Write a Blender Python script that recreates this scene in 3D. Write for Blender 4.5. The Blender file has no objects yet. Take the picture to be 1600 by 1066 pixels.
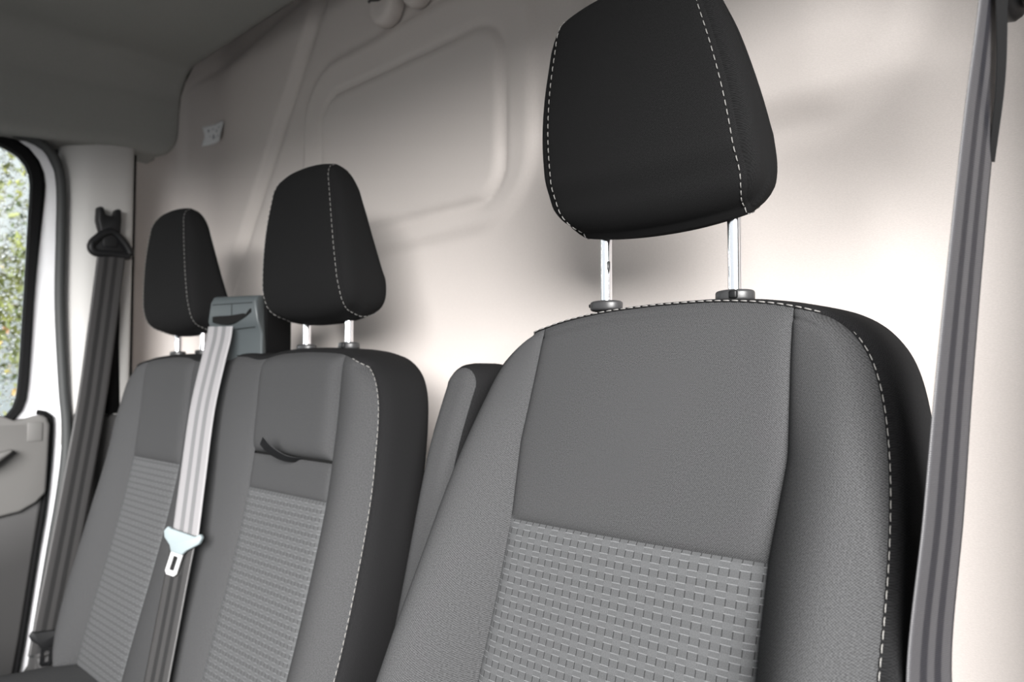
import bpy, bmesh, math, random
import numpy as np
from mathutils import Vector, Matrix
random.seed(7)
rng = np.random.default_rng(7)
scene = bpy.context.scene
COL = scene.collection

# ------------------------------------------------------------------ camera
cam_data = bpy.data.cameras.new('camera')
cam = bpy.data.objects.new('camera', cam_data); COL.objects.link(cam)
CAM = Vector((0.0, 0.0, 0.95))
yaw, pitch = math.radians(43.9), math.radians(2.62)
cam.location = CAM
cam.rotation_euler = (math.pi / 2 + pitch, 0, yaw)
cam_data.sensor_width = 36.0
cam_data.lens = 27.0
cam_data.clip_start = 0.02
cam_data.dof.use_dof = True
cam_data.dof.focus_distance = 0.70
cam_data.dof.aperture_fstop = 6.5
scene.camera = cam

# ------------------------------------------------------------------ sky, lamps, exposure
world = bpy.data.worlds.new('overcast_sky'); scene.world = world
world.use_nodes = True
wn = world.node_tree; wn.nodes.clear()
w_out = wn.nodes.new('ShaderNodeOutputWorld')
w_bg = wn.nodes.new('ShaderNodeBackground')
w_tc = wn.nodes.new('ShaderNodeTexCoord')
w_sep = wn.nodes.new('ShaderNodeSeparateXYZ')
w_ramp = wn.nodes.new('ShaderNodeValToRGB')
# overcast sky: about three times brighter overhead than at the horizon
w_ramp.color_ramp.elements[0].position = 0.0
w_ramp.color_ramp.elements[0].color = (0.345, 0.37, 0.385, 1)
_e = w_ramp.color_ramp.elements.new(0.16); _e.color = (0.465, 0.49, 0.505, 1)
_e = w_ramp.color_ramp.elements.new(0.45); _e.color = (0.83, 0.865, 0.89, 1)
w_ramp.color_ramp.elements[1].position = 1.0
w_ramp.color_ramp.elements[1].color = (1.0, 1.0, 1.0, 1)
wn.links.new(w_tc.outputs['Generated'], w_sep.inputs[0])
wn.links.new(w_sep.outputs['Z'], w_ramp.inputs[0])
wn.links.new(w_ramp.outputs[0], w_bg.inputs['Color'])
wn.links.new(w_bg.outputs[0], w_out.inputs['Surface'])
w_bg.inputs['Strength'].default_value = 0.20

def portal(name, loc, rot, sx, sy):
    l = bpy.data.lights.new(name, 'AREA'); l.shape = 'RECTANGLE'; l.size = sx; l.size_y = sy
    l.cycles.is_portal = True
    o = bpy.data.objects.new(name, l); COL.objects.link(o)
    o.location = loc; o.rotation_euler = rot
    return o
# sampling portals in the real openings: windscreen, passenger window, driver's doorway
portal('windscreen_portal', (-0.93, -0.80, 1.27), (math.radians(90 - 42), 0, 0), 1.9, 1.05)
portal('side_window_portal', (-1.96, -0.05, 1.16), (0, math.radians(-90), 0), 0.62, 1.1)
portal('doorway_portal', (0.18, -0.20, 0.85), (0, math.radians(90), 0), 1.3, 1.4)

# sun veiled by cloud: a broad bright patch of sky seen through the open driver's doorway
sun_data = bpy.data.lights.new('veiled_sun', 'SUN'); sun_data.energy = 1.36; sun_data.angle = math.radians(34)
sun_data.color = (1.0, 0.985, 0.97)
sun = bpy.data.objects.new('veiled_sun', sun_data); COL.objects.link(sun)
_az, _el = math.radians(46), math.radians(16)           # azimuth measured from -Y towards +X
_d = Vector((math.sin(_az) * math.cos(_el), -math.cos(_az) * math.cos(_el), math.sin(_el)))
sun.rotation_euler = _d.to_track_quat('Z', 'Y').to_euler()

scene.view_settings.view_transform = 'Standard'
scene.view_settings.look = 'None'
scene.view_settings.gamma = 1.0
scene.view_settings.use_curve_mapping = False
scene.view_settings.exposure = 3.46

# ------------------------------------------------------------------ materials
def new_mat(name):
    m = bpy.data.materials.new(name); m.use_nodes = True
    nt = m.node_tree
    return m, nt, nt.nodes['Principled BSDF']

def N(nt, t, **kw):
    n = nt.nodes.new(t)
    for k, v in kw.items(): setattr(n, k, v)
    return n

def math_node(nt, op, a, b=None, c=None):
    n = nt.nodes.new('ShaderNodeMath'); n.operation = op
    for i, v in enumerate((a, b, c)):
        if v is None: continue
        if isinstance(v, (int, float)): n.inputs[i].default_value = v
        else: nt.links.new(v, n.inputs[i])
    return n.outputs[0]

def grain_mat(name, col, rough=0.6, scale=700, bump=0.1, var=0.06, spec=0.3, dist=0.001, metallic=0.0, stretch=(1, 1, 1)):
    m, nt, p = new_mat(name)
    p.inputs['Roughness'].default_value = rough
    p.inputs['Specular IOR Level'].default_value = spec
    p.inputs['Metallic'].default_value = metallic
    tc = N(nt, 'ShaderNodeTexCoord'); mp = N(nt, 'ShaderNodeMapping')
    mp.inputs['Scale'].default_value = stretch
    nt.links.new(tc.outputs['Object'], mp.inputs[0])
    nz = N(nt, 'ShaderNodeTexNoise'); nz.inputs['Scale'].default_value = scale; nz.inputs['Detail'].default_value = 2
    nt.links.new(mp.outputs[0], nz.inputs['Vector'])
    rp = N(nt, 'ShaderNodeValToRGB')
    rp.color_ramp.elements[0].position = 0.3; rp.color_ramp.elements[1].position = 0.7
    rp.color_ramp.elements[0].color = tuple(c * (1 - var) for c in col) + (1,)
    rp.color_ramp.elements[1].color = tuple(c * (1 + var) for c in col) + (1,)
    nt.links.new(nz.outputs['Fac'], rp.inputs[0]); nt.links.new(rp.outputs[0], p.inputs['Base Color'])
    if bump:
        b = N(nt, 'ShaderNodeBump'); b.inputs['Strength'].default_value = bump; b.inputs['Distance'].default_value = dist
        nt.links.new(nz.outputs['Fac'], b.inputs['Height']); nt.links.new(b.outputs[0], p.inputs['Normal'])
    return m

def weave_mat(name, col, var=0.35, pitch=0.0018, rough=0.95, spec=0.10, bump=0.35):
    """plain woven upholstery: fine diagonal twill from two crossed sines plus yarn noise, in metres (UV)"""
    m, nt, p = new_mat(name)
    p.inputs['Roughness'].default_value = rough
    p.inputs['Specular IOR Level'].default_value = spec
    uv = N(nt, 'ShaderNodeTexCoord'); sp = N(nt, 'ShaderNodeSeparateXYZ')
    nt.links.new(uv.outputs['UV'], sp.inputs[0])
    k = 2 * math.pi / pitch
    a = math_node(nt, 'SINE', math_node(nt, 'MULTIPLY', sp.outputs[0], k))
    b = math_node(nt, 'SINE', math_node(nt, 'MULTIPLY', sp.outputs[1], k))
    wv = math_node(nt, 'MULTIPLY', a, b)
    nz = N(nt, 'ShaderNodeTexNoise'); nz.inputs['Scale'].default_value = 900; nz.inputs['Detail'].default_value = 3
    nt.links.new(uv.outputs['UV'], nz.inputs['Vector'])
    h = math_node(nt, 'ADD', math_node(nt, 'MULTIPLY', wv, 0.25), nz.outputs['Fac'])
    rp = N(nt, 'ShaderNodeValToRGB')
    rp.color_ramp.elements[0].position = 0.25; rp.color_ramp.elements[1].position = 0.75
    rp.color_ramp.elements[0].color = tuple(c * (1 - var) for c in col) + (1,)
    rp.color_ramp.elements[1].color = tuple(c * (1 + var) for c in col) + (1,)
    nt.links.new(h, rp.inputs[0]); nt.links.new(rp.outputs[0], p.inputs['Base Color'])
    bp = N(nt, 'ShaderNodeBump'); bp.inputs['Strength'].default_value = bump; bp.inputs['Distance'].default_value = 0.0006
    nt.links.new(h, bp.inputs['Height']); nt.links.new(bp.outputs[0], p.inputs['Normal'])
    return m

def pattern_mat(name):
    """jacquard: rows of pale outlined blocks alternating with rows of dark ticks (UV in metres)"""
    m, nt, p = new_mat(name)
    p.inputs['Roughness'].default_value = 0.85
    p.inputs['Specular IOR Level'].default_value = 0.2
    uv = N(nt, 'ShaderNodeTexCoord'); sp = N(nt, 'ShaderNodeSeparateXYZ')
    nt.links.new(uv.outputs['UV'], sp.inputs[0])
    U = math_node(nt, 'DIVIDE', sp.outputs[0], 0.0088)
    V = math_node(nt, 'DIVIDE', sp.outputs[1], 0.0054)
    row = math_node(nt, 'FLOOR', V); fv = math_node(nt, 'FRACT', V)
    colu = math_node(nt, 'FLOOR', U); fu = math_node(nt, 'FRACT', U)
    odd = math_node(nt, 'FLOORED_MODULO', row, 2.0)
    half = math_node(nt, 'FLOOR', math_node(nt, 'DIVIDE', row, 2.0))
    chk = math_node(nt, 'FLOORED_MODULO', math_node(nt, 'ADD', colu, half), 2.0)
    even = math_node(nt, 'SUBTRACT', 1.0, odd)
    block = math_node(nt, 'MULTIPLY', even, chk)                       # pale block cells
    # pale outline along the top and bottom of every block
    ed = math_node(nt, 'GREATER_THAN', math_node(nt, 'ABSOLUTE', math_node(nt, 'SUBTRACT', fv, 0.5)), 0.36)
    outline = math_node(nt, 'MULTIPLY', block, ed)
    # hatch inside the block
    hatch = math_node(nt, 'GREATER_THAN', math_node(nt, 'SINE', math_node(nt, 'MULTIPLY', U, 2 * math.pi * 7)), 0.2)
    inner = math_node(nt, 'MULTIPLY', block, math_node(nt, 'MULTIPLY', hatch, 0.30))
    # dark ticks between cells of the odd rows
    tick = math_node(nt, 'MULTIPLY', odd, math_node(nt, 'LESS_THAN', fu, 0.11))
    nz = N(nt, 'ShaderNodeTexNoise'); nz.inputs['Scale'].default_value = 1100; nz.inputs['Detail'].default_value = 2
    nt.links.new(uv.outputs['UV'], nz.inputs['Vector'])
    v = math_node(nt, 'ADD', 0.058, math_node(nt, 'MULTIPLY', outline, 0.048))
    v = math_node(nt, 'ADD', v, math_node(nt, 'MULTIPLY', inner, 0.032))
    v = math_node(nt, 'ADD', v, math_node(nt, 'MULTIPLY', math_node(nt, 'MULTIPLY', even, math_node(nt, 'SUBTRACT', 1.0, chk)), 0.010))
    v = math_node(nt, 'SUBTRACT', v, math_node(nt, 'MULTIPLY', tick, 0.036))
    v = math_node(nt, 'MULTIPLY', v, math_node(nt, 'ADD', 0.62, math_node(nt, 'MULTIPLY', nz.outputs['Fac'], 0.76)))
    cb = N(nt, 'ShaderNodeCombineColor')
    nt.links.new(v, cb.inputs[0]); nt.links.new(math_node(nt, 'MULTIPLY', v, 1.02), cb.inputs[1])
    nt.links.new(math_node(nt, 'MULTIPLY', v, 1.05), cb.inputs[2])
    nt.links.new(cb.outputs[0], p.inputs['Base Color'])
    h = math_node(nt, 'ADD', math_node(nt, 'MULTIPLY', block, 0.8), math_node(nt, 'MULTIPLY', tick, -0.9))
    h = math_node(nt, 'ADD', h, math_node(nt, 'MULTIPLY', nz.outputs['Fac'], 0.5))
    bp = N(nt, 'ShaderNodeBump'); bp.inputs['Strength'].default_value = 0.4; bp.inputs['Distance'].default_value = 0.0008
    nt.links.new(h, bp.inputs['Height']); nt.links.new(bp.outputs[0], p.inputs['Normal'])
    return m

def belt_mat(name, light, dark):
    """seat belt webbing: lengthwise stripes (U 0..1 across) and a fine crosswise rib (V in metres)"""
    m, nt, p = new_mat(name)
    p.inputs['Roughness'].default_value = 0.42
    p.inputs['Specular IOR Level'].default_value = 0.5
    uv = N(nt, 'ShaderNodeTexCoord'); sp = N(nt, 'ShaderNodeSeparateXYZ')
    nt.links.new(uv.outputs['UV'], sp.inputs[0])
    rp = N(nt, 'ShaderNodeValToRGB'); cr = rp.color_ramp; cr.interpolation = 'LINEAR'
    stops = [(0.0, light), (0.24, light), (0.28, dark), (0.40, dark), (0.44, light), (0.56, light), (0.60, dark), (0.72, dark), (0.76, light)]
    cr.elements[0].position = 0; cr.elements[0].color = light + (1,)
    cr.elements[1].position = 1; cr.elements[1].color = light + (1,)
    for ps, c in stops[1:]:
        e = cr.elements.new(ps); e.color = c + (1,)
    nt.links.new(sp.outputs[0], rp.inputs[0])
    rib = math_node(nt, 'SINE', math_node(nt, 'MULTIPLY', sp.outputs[1], 2 * math.pi / 0.0014))
    mx = N(nt, 'ShaderNodeMix'); mx.data_type = 'RGBA'; mx.blend_type = 'MULTIPLY'
    mx.inputs['Factor'].default_value = 1.0
    g = N(nt, 'ShaderNodeCombineColor')
    s = math_node(nt, 'ADD', 0.92, math_node(nt, 'MULTIPLY', rib, 0.08))
    for i in range(3): nt.links.new(s, g.inputs[i])
    nt.links.new(rp.outputs[0], mx.inputs['A']); nt.links.new(g.outputs[0], mx.inputs['B'])
    nt.links.new(mx.outputs['Result'], p.inputs['Base Color'])
    bp = N(nt, 'ShaderNodeBump'); bp.inputs['Strength'].default_value = 0.25; bp.inputs['Distance'].default_value = 0.0005
    nt.links.new(rib, bp.inputs['Height']); nt.links.new(bp.outputs[0], p.inputs['Normal'])
    return m

def leaf_mat(name, a, b):
    m, nt, p = new_mat(name)
    oi = N(nt, 'ShaderNodeTexCoord'); nz = N(nt, 'ShaderNodeTexNoise'); nz.inputs['Scale'].default_value = 2.2
    nt.links.new(oi.outputs['Object'], nz.inputs['Vector'])
    rp = N(nt, 'ShaderNodeValToRGB')
    rp.color_ramp.elements[0].position = 0.35; rp.color_ramp.elements[0].color = a + (1,)
    rp.color_ramp.elements[1].position = 0.65; rp.color_ramp.elements[1].color = b + (1,)
    nt.links.new(nz.outputs['Fac'], rp.inputs[0]); nt.links.new(rp.outputs[0], p.inputs['Base Color'])
    p.inputs['Roughness'].default_value = 0.5
    return m

def pane_mat(name):
    m = bpy.data.materials.new(name); m.use_nodes = True
    nt = m.node_tree; nt.nodes.clear()
    o = N(nt, 'ShaderNodeOutputMaterial'); mx = N(nt, 'ShaderNodeMixShader')
    t = N(nt, 'ShaderNodeBsdfTransparent'); g = N(nt, 'ShaderNodeBsdfGlossy')
    t.inputs['Color'].default_value = (0.92, 0.95, 0.94, 1); g.inputs['Roughness'].default_value = 0.02
    fr = N(nt, 'ShaderNodeFresnel'); fr.inputs['IOR'].default_value = 1.45
    nt.links.new(fr.outputs[0], mx.inputs[0]); nt.links.new(t.outputs[0], mx.inputs[1]); nt.links.new(g.outputs[0], mx.inputs[2])
    nt.links.new(mx.outputs[0], o.inputs['Surface'])
    return m

def water_mat(name):
    m, nt, p = new_mat(name)
    p.inputs['Transmission Weight'].default_value = 1.0
    p.inputs['Roughness'].default_value = 0.0
    p.inputs['IOR'].default_value = 1.33
    p.inputs['Base Color'].default_value = (1, 1, 1, 1)
    return m

M = {}
M['bulkhead'] = grain_mat('bulkhead_moulding', (0.60, 0.552, 0.523), rough=0.62, scale=420, bump=0.16, var=0.035, spec=0.25, dist=0.0012, stretch=(1, 1, 2.2))
M['headliner'] = grain_mat('headliner_felt', (0.245, 0.245, 0.235), rough=0.95, scale=600, bump=0.15, var=0.06, spec=0.1)
M['pillar'] = grain_mat('pillar_plastic', (0.38, 0.372, 0.36), rough=0.5, scale=700, bump=0.05, var=0.02, spec=0.35)
M['grey_plastic'] = grain_mat('grey_plastic', (0.048, 0.047, 0.047), rough=0.55, scale=800, bump=0.1, var=0.06, spec=0.35)
M['light_plastic'] = grain_mat('light_grey_plastic', (0.115, 0.112, 0.108), rough=0.5, scale=800, bump=0.08, var=0.03, spec=0.35)
M['dark_plastic'] = grain_mat('dark_plastic', (0.006, 0.0062, 0.0068), rough=0.5, scale=900, bump=0.06, var=0.1, spec=0.28)
M['guide_plastic'] = grain_mat('guide_plastic', (0.046, 0.054, 0.057), rough=0.45, scale=900, bump=0.06, var=0.05, spec=0.45)
M['collar_plastic'] = grain_mat('collar_plastic', (0.028, 0.028, 0.029), rough=0.4, scale=900, bump=0.05, var=0.08, spec=0.5)
M['black'] = grain_mat('black_void', (0.006, 0.006, 0.006), rough=0.8, scale=300, bump=0, var=0.0, spec=0.1)  # near-black colour painting the dark inside gaps; also used for fine seams
M['rubber'] = grain_mat('rubber_seal', (0.036, 0.038, 0.038), rough=0.6, scale=500, bump=0.05, var=0.08, spec=0.3)
M['black_rubber'] = grain_mat('black_rubber', (0.004, 0.004, 0.0043), rough=0.8, scale=500, bump=0.03, var=0.08, spec=0.1)
M['paint'] = grain_mat('white_paint', (0.80, 0.80, 0.82), rough=0.25, scale=60, bump=0, var=0.01, spec=0.5)
M['grey_fabric'] = weave_mat('grey_fabric', (0.0425, 0.0428, 0.044), var=0.45)
M['black_fabric'] = weave_mat('black_fabric', (0.0078, 0.0078, 0.0080), var=0.45)
M['border_fabric'] = weave_mat('border_fabric', (0.0090, 0.0090, 0.0094), var=0.4)
M['pattern'] = pattern_mat('patterned_fabric')
M['thread'] = grain_mat('pale_thread', (0.17, 0.165, 0.158), rough=0.7, scale=2000, bump=0, var=0.1)
M['chrome'] = grain_mat('chrome', (0.86, 0.87, 0.90), rough=0.16, scale=200, bump=0, var=0.01, metallic=1.0)
M['steel'] = grain_mat('steel', (0.88, 0.88, 0.88), rough=0.48, scale=200, bump=0, var=0.03, metallic=1.0)
M['belt'] = belt_mat('belt_webbing', (0.20, 0.195, 0.20), (0.115, 0.115, 0.118))
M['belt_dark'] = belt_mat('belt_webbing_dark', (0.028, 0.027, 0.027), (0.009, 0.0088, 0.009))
M['belt_drv'] = belt_mat('belt_webbing_driver', (0.040, 0.039, 0.042), (0.0105, 0.0105, 0.0135))
M['pale_plastic'] = grain_mat('pale_plastic', (0.20, 0.235, 0.245), rough=0.5, scale=900, bump=0.05, var=0.04)
M['sticker'] = grain_mat('sticker_paper', (0.90, 0.91, 0.92), rough=0.4, scale=300, bump=0, var=0.02)
M['ink'] = grain_mat('sticker_ink', (0.22, 0.24, 0.27), rough=0.5, scale=300, bump=0, var=0.02)
M['pane'] = pane_mat('window_glass')
M['water'] = water_mat('water')
M['leaf_a'] = leaf_mat('leaf_green', (0.03, 0.05, 0.015), (0.30, 0.30, 0.09))
M['leaf_b'] = leaf_mat('leaf_autumn', (0.48, 0.40, 0.08), (0.50, 0.20, 0.10))
M['bark'] = grain_mat('bark', (0.10, 0.075, 0.055), rough=0.9, scale=30, bump=0.5, var=0.3, dist=0.01)
M['asphalt'] = grain_mat('asphalt', (0.20, 0.20, 0.20), rough=0.9, scale=60, bump=0.3, var=0.2)

# ------------------------------------------------------------------ helpers
def link(name, verts, faces, mat, parent=None, smooth=True, uvs=None, label=None, cat=None, group=None, kind=None):
    me = bpy.data.meshes.new(name)
    me.from_pydata([tuple(map(float, v)) for v in verts], [], [tuple(map(int, f)) for f in faces])
    if uvs is not None:
        lay = me.uv_layers.new(name='UVMap')
        idx = np.empty(len(me.loops), dtype=np.int32); me.loops.foreach_get('vertex_index', idx)
        lay.data.foreach_set('uv', np.asarray(uvs, dtype=np.float32)[idx].ravel())
    me.materials.append(mat)
    if smooth: me.polygons.foreach_set('use_smooth', [True] * len(me.polygons))
    me.update()
    o = bpy.data.objects.new(name, me); COL.objects.link(o)
    if parent: o.parent = parent
    tag(o, label, cat, group, kind)
    return o

def tag(o, label=None, cat=None, group=None, kind=None):
    if label: o['label'] = label
    if cat: o['category'] = cat
    if group: o['group'] = group
    if kind: o['kind'] = kind
    return o

def thing(name, label, cat, group=None):
    o = bpy.data.objects.new(name, None); COL.objects.link(o); o.empty_display_size = 0.05
    return tag(o, label, cat, group)

class MB:
    """collects shapes in world coordinates for one mesh"""
    def __init__(self): self.v = []; self.f = []; self.uv = []
    def add(self, vs, fs, uvs=None):
        b = len(self.v); self.v += [tuple(v) for v in vs]
        self.f += [tuple(i + b for i in f) for f in fs]
        self.uv += list(uvs) if uvs is not None else [(0, 0)] * len(vs)
        return self
    def grid(self, P, uv=None, close_u=False, flip=False):
        nu, nv = P.shape[0], P.shape[1]
        f = []
        for i in range(nu - (0 if close_u else 1)):
            for j in range(nv - 1):
                a, b = i * nv + j, ((i + 1) % nu) * nv + j
                q = (a, b, b + 1, a + 1)
                f.append(q[::-1] if flip else q)
        return self.add(P.reshape(-1, 3), f, None if uv is None else uv.reshape(-1, 2))
    def box(self, c, s, bevel=0.0, rot=None, seg=2):
        bm = bmesh.new(); bmesh.ops.create_cube(bm, size=1)
        bmesh.ops.scale(bm, vec=s, verts=bm.verts)
        if bevel: bmesh.ops.bevel(bm, geom=bm.edges[:], offset=bevel, segments=seg, profile=0.5, affect='EDGES')
        if rot is not None: bmesh.ops.transform(bm, matrix=rot, verts=bm.verts)
        bmesh.ops.translate(bm, vec=c, verts=bm.verts)
        return self.bm(bm)
    def bm(self, bm):
        bm.verts.index_update()
        self.add([v.co[:] for v in bm.verts], [[v.index for v in f.verts] for f in bm.faces]); bm.free(); return self
    def tube(self, pts, r, n=10, flat=1.0, closed=False):
        pts = [Vector(p) for p in pts]; rs = r if hasattr(r, '__len__') else [r] * len(pts)
        rings = []; L = len(pts)
        up = Vector((0.123, 0.37, 0.9)).normalized()
        for i, p in enumerate(pts):
            if closed: t = pts[(i + 1) % L] - pts[i - 1]
            else: t = pts[min(i + 1, L - 1)] - pts[max(i - 1, 0)]
            t.normalize(); a = t.cross(up)
            if a.length < 1e-4: a = t.cross(Vector((1, 0, 0)))
            a.normalize(); b = a.cross(t)
            rings.append([(p + (a * math.cos(k * 2 * math.pi / n) + b * math.sin(k * 2 * math.pi / n) * flat) * rs[i])[:] for k in range(n)])
        vs = [v for r_ in rings for v in r_]; fs = []
        for i in range(L if closed else L - 1):
            for k in range(n):
                a, b = i * n + k, i * n + (k + 1) % n
                c, d = ((i + 1) % L) * n + (k + 1) % n, ((i + 1) % L) * n + k
                fs.append((a, b, c, d))
        if not closed:
            fs.append(tuple(range(n))[::-1]); fs.append(tuple((L - 1) * n + k for k in range(n)))
        return self.add(vs, fs)
    def prism(self, poly, axis, lo, hi):
        """poly of 2-D points extruded along axis ('x','y','z')"""
        def p3(a, b, h): return {'x': (h, a, b), 'y': (a, h, b), 'z': (a, b, h)}[axis]
        n = len(poly)
        vs = [p3(a, b, lo) for a, b in poly] + [p3(a, b, hi) for a, b in poly]
        fs = [tuple(range(n))[::-1], tuple(range(n, 2 * n))] + [(i, (i + 1) % n, n + (i + 1) % n, n + i) for i in range(n)]
        return self.add(vs, fs)
    def build(self, name, mat, parent=None, smooth=True, bevel=0.0, subsurf=0, seg=2, **kw):
        o = link(name, self.v, self.f, mat, parent, smooth, uvs=self.uv, **kw)
        bm = bmesh.new(); bm.from_mesh(o.data); bmesh.ops.recalc_face_normals(bm, faces=bm.faces); bm.to_mesh(o.data); bm.free()
        if bevel:
            md = o.modifiers.new('bevel', 'BEVEL'); md.width = bevel; md.segments = seg; md.limit_method = 'ANGLE'; md.angle_limit = math.radians(35)
            md.harden_normals = False
        if subsurf:
            md = o.modifiers.new('subsurf', 'SUBSURF'); md.levels = subsurf; md.render_levels = subsurf
        return o

def spline(pts, n):
    """Catmull-Rom through points (any dimension), resampled evenly to n points"""
    P = np.array(pts, float)
    ext = np.vstack([2 * P[0] - P[1], P, 2 * P[-1] - P[-2]])
    out = []
    for i in range(1, len(ext) - 2):
        p0, p1, p2, p3 = ext[i - 1:i + 3]
        for t in np.linspace(0, 1, 16, endpoint=False):
            out.append(0.5 * ((2 * p1) + (-p0 + p2) * t + (2 * p0 - 5 * p1 + 4 * p2 - p3) * t * t + (-p0 + 3 * p1 - 3 * p2 + p3) * t ** 3))
    out.append(P[-1]); out = np.array(out)
    return resample(out, n)

def resample(P, n):
    P = np.array(P, float)
    d = np.r_[0, np.cumsum(np.linalg.norm(np.diff(P, axis=0), axis=1))]
    s = np.linspace(0, d[-1], n)
    return np.stack([np.interp(s, d, P[:, k]) for k in range(P.shape[1])], 1)

def smoothstep(a, b, x):
    t = np.clip((x - a) / (b - a), 0, 1); return t * t * (3 - 2 * t)

def dashes(path, normals, dash, gap, r, lift):
    """row of little stitches lying on a path (joined into one mesh)"""
    mb = MB(); P = np.array(path); Nn = np.array(normals)
    d = np.r_[0, np.cumsum(np.linalg.norm(np.diff(P, axis=0), axis=1))]
    s = 0.0
    at = lambda q: np.array([np.interp(q, d, P[:, k]) for k in range(3)])
    nt_ = lambda q: np.array([np.interp(q, d, Nn[:, k]) for k in range(3)])
    while s + dash < d[-1]:
        a, c, b = at(s), at(s + dash / 2), at(s + dash)
        n0, n1, n2 = nt_(s), nt_(s + dash / 2), nt_(s + dash)
        mb.tube([a + n0 * (lift - r), a * .75 + c * .25 + n0 * lift, c + n1 * (lift + r * .3), b * .75 + c * .25 + n2 * lift, b + n2 * (lift - r)], [r * .6, r, r, r, r * .6], n=5)
        s += dash + gap
    return mb

# ================================================================== LARGE STRUCTURE
WALL_Y = 0.86
# ---- bulkhead with its pressed panels
def sd_rr(x, z, x0, x1, z0, z1, r):
    cx, cz, hx, hz = (x0 + x1) / 2, (z0 + z1) / 2, (x1 - x0) / 2 - r, (z1 - z0) / 2 - r
    qx, qz = np.abs(x - cx) - hx, np.abs(z - cz) - hz
    return np.hypot(np.maximum(qx, 0), np.maximum(qz, 0)) + np.minimum(np.maximum(qx, qz), 0) - r

def sd_slab(x, z, lines, r):
    """rounded intersection of half planes given as (px, pz, nx, nz)"""
    v = np.stack([(x - px) * nx + (z - pz) * nz for px, pz, nx, nz in lines]) + r
    pos = np.maximum(v, 0)
    return np.minimum(v.max(0), 0) + np.sqrt((pos ** 2).sum(0)) - r

def relief(x, z):
    h = np.zeros_like(x)
    # middle panel: a broad raised field with a second, sharper raised panel inside
    tilt = (x + 1.1) * 0.03
    h += 0.010 * smoothstep(0.018, -0.006, sd_rr(x, z - tilt, -1.43, -0.785, 1.19, 1.59, 0.11))
    d = sd_rr(x, z - tilt * 0.4, -1.352, -0.845, 1.235, 1.512, 0.055)
    h += 0.0070 * smoothstep(0.008, -0.008, d)
    h -= 0.0055 * np.exp(-((d - 0.011) / 0.004) ** 2)
    # driver's panel
    d = sd_rr(x, z, -0.66, -0.245, 1.262, 1.72, 0.09)
    h += 0.024 * smoothstep(0.032, -0.018, d) * (0.35 + 0.65 * smoothstep(-0.235, -0.36, x))
    # passenger panel with a slanted right hand edge
    ln = math.hypot(0.242, 0.165)
    d = sd_slab(x, z, [(-1.945, 1.4, -1, 0), (-1.9, 1.705, -0.12, 0.993), (-1.488, 1.619, 0.242 / ln, -0.165 / ln)], 0.05)
    h += 0.006 * smoothstep(0.010, -0.008, d)
    h -= 0.011 * np.exp(-((d - 0.022) / 0.017) ** 2)
    return h

def make_bulkhead():
    zs = np.linspace(0.0, 1.80, 240)
    flat_x = np.linspace(0.30, -1.84, 340)
    prof = [(x, WALL_Y) for x in flat_x]
    for a in np.linspace(0, math.pi / 2, 22)[1:]:
        prof.append((-1.84 - 0.15 * math.sin(a), WALL_Y - 0.15 * (1 - math.cos(a))))
    prof = np.array(prof)
    X = np.repeat(prof[:, 0][:, None], len(zs), 1); Y = np.repeat(prof[:, 1][:, None], len(zs), 1); Z = np.repeat(zs[None], len(prof), 0)
    H = relief(X, Z)
    # along the wrapped end the relief goes inwards along the turned normal
    ang = np.clip((-1.84 - X) / 0.15, 0, 1); ny = np.sqrt(1 - ang ** 2)
    P = np.stack([X + H * ang, Y - H * ny, Z], -1)
    mb = MB().grid(P)
    o = mb.build('wall_back', M['bulkhead'], kind='structure')
    # thickness behind
    md = o.modifiers.new('solid', 'SOLIDIFY'); md.thickness = 0.012; md.offset = -1
    # make sure normals face the cab (towards -Y)
    if o.data.polygons[1000].normal.y > 0: o.data.flip_normals()
    return o
make_bulkhead()

# ---- headliner with its drop at the passenger side
def make_ceiling():
    prof = [(0.20, 1.675)] + [(x, 1.675) for x in np.linspace(0.1, -1.735, 30)]
    for a in np.linspace(0, math.pi / 2, 12)[1:]:
        prof.append((-1.735 - 0.098 * math.sin(a), 1.675 - 0.085 * (1 - math.cos(a))))
    prof += [(-1.837, 1.550), (-1.840, 1.515), (-1.843, 1.494), (-1.850, 1.483), (-1.865, 1.479), (-1.93, 1.478)]
    prof = np.vstack([np.array(prof[:31]), spline(prof[31:], 60)])
    tau = np.r_[np.linspace(0, 0.94, 60), np.linspace(0.95, 1.0, 10)]
    P = np.zeros((len(prof), len(tau), 3))
    for i, (x, z) in enumerate(prof):
        drop = np.clip((1.675 - z) / 0.19, 0, 1)
        _t = np.clip(((1.675 - z) / 0.19 - 0.74) / 0.29, 0, 1); yend = 0.752 - 0.036 * (1 - math.sqrt(max(0.0, 1 - _t * _t)))
        for j, q in enumerate(tau):
            y = -0.42 + (yend + 0.42) * q
            k = max(0.0, 1 - (yend - y) / 0.014)
            P[i, j] = (x - 0.005 * k * k * drop, y, z + 0.005 * k * k * (1 - drop) - 0.075 * max(0, 0.66 - y) * drop - 0.20 * smoothstep(0.30, -0.36, y) * (1 - drop))
    o = MB().grid(P).build('ceiling', M['headliner'], kind='structure')
    md = o.modifiers.new('solid', 'SOLIDIFY'); md.thickness = 0.012; md.offset = 0
    return o
make_ceiling()
# thin black line painting the shade of the gap behind the headliner
_e = [(0.15, 0.754, 1.679), (-0.6, 0.754, 1.679), (-1.2, 0.754, 1.679), (-1.735, 0.754, 1.679)] + [(-1.735 - 0.104 * math.sin(a), 0.754, 1.676 - 0.085 * (1 - math.cos(a))) for a in np.linspace(0.2, math.pi / 2, 8)] + [(-1.845, 0.752, 1.55)]
MB().tube(spline(_e, 60), 0.0035, 8).build('trim_11', M['black_rubber'], kind='structure')
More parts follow.
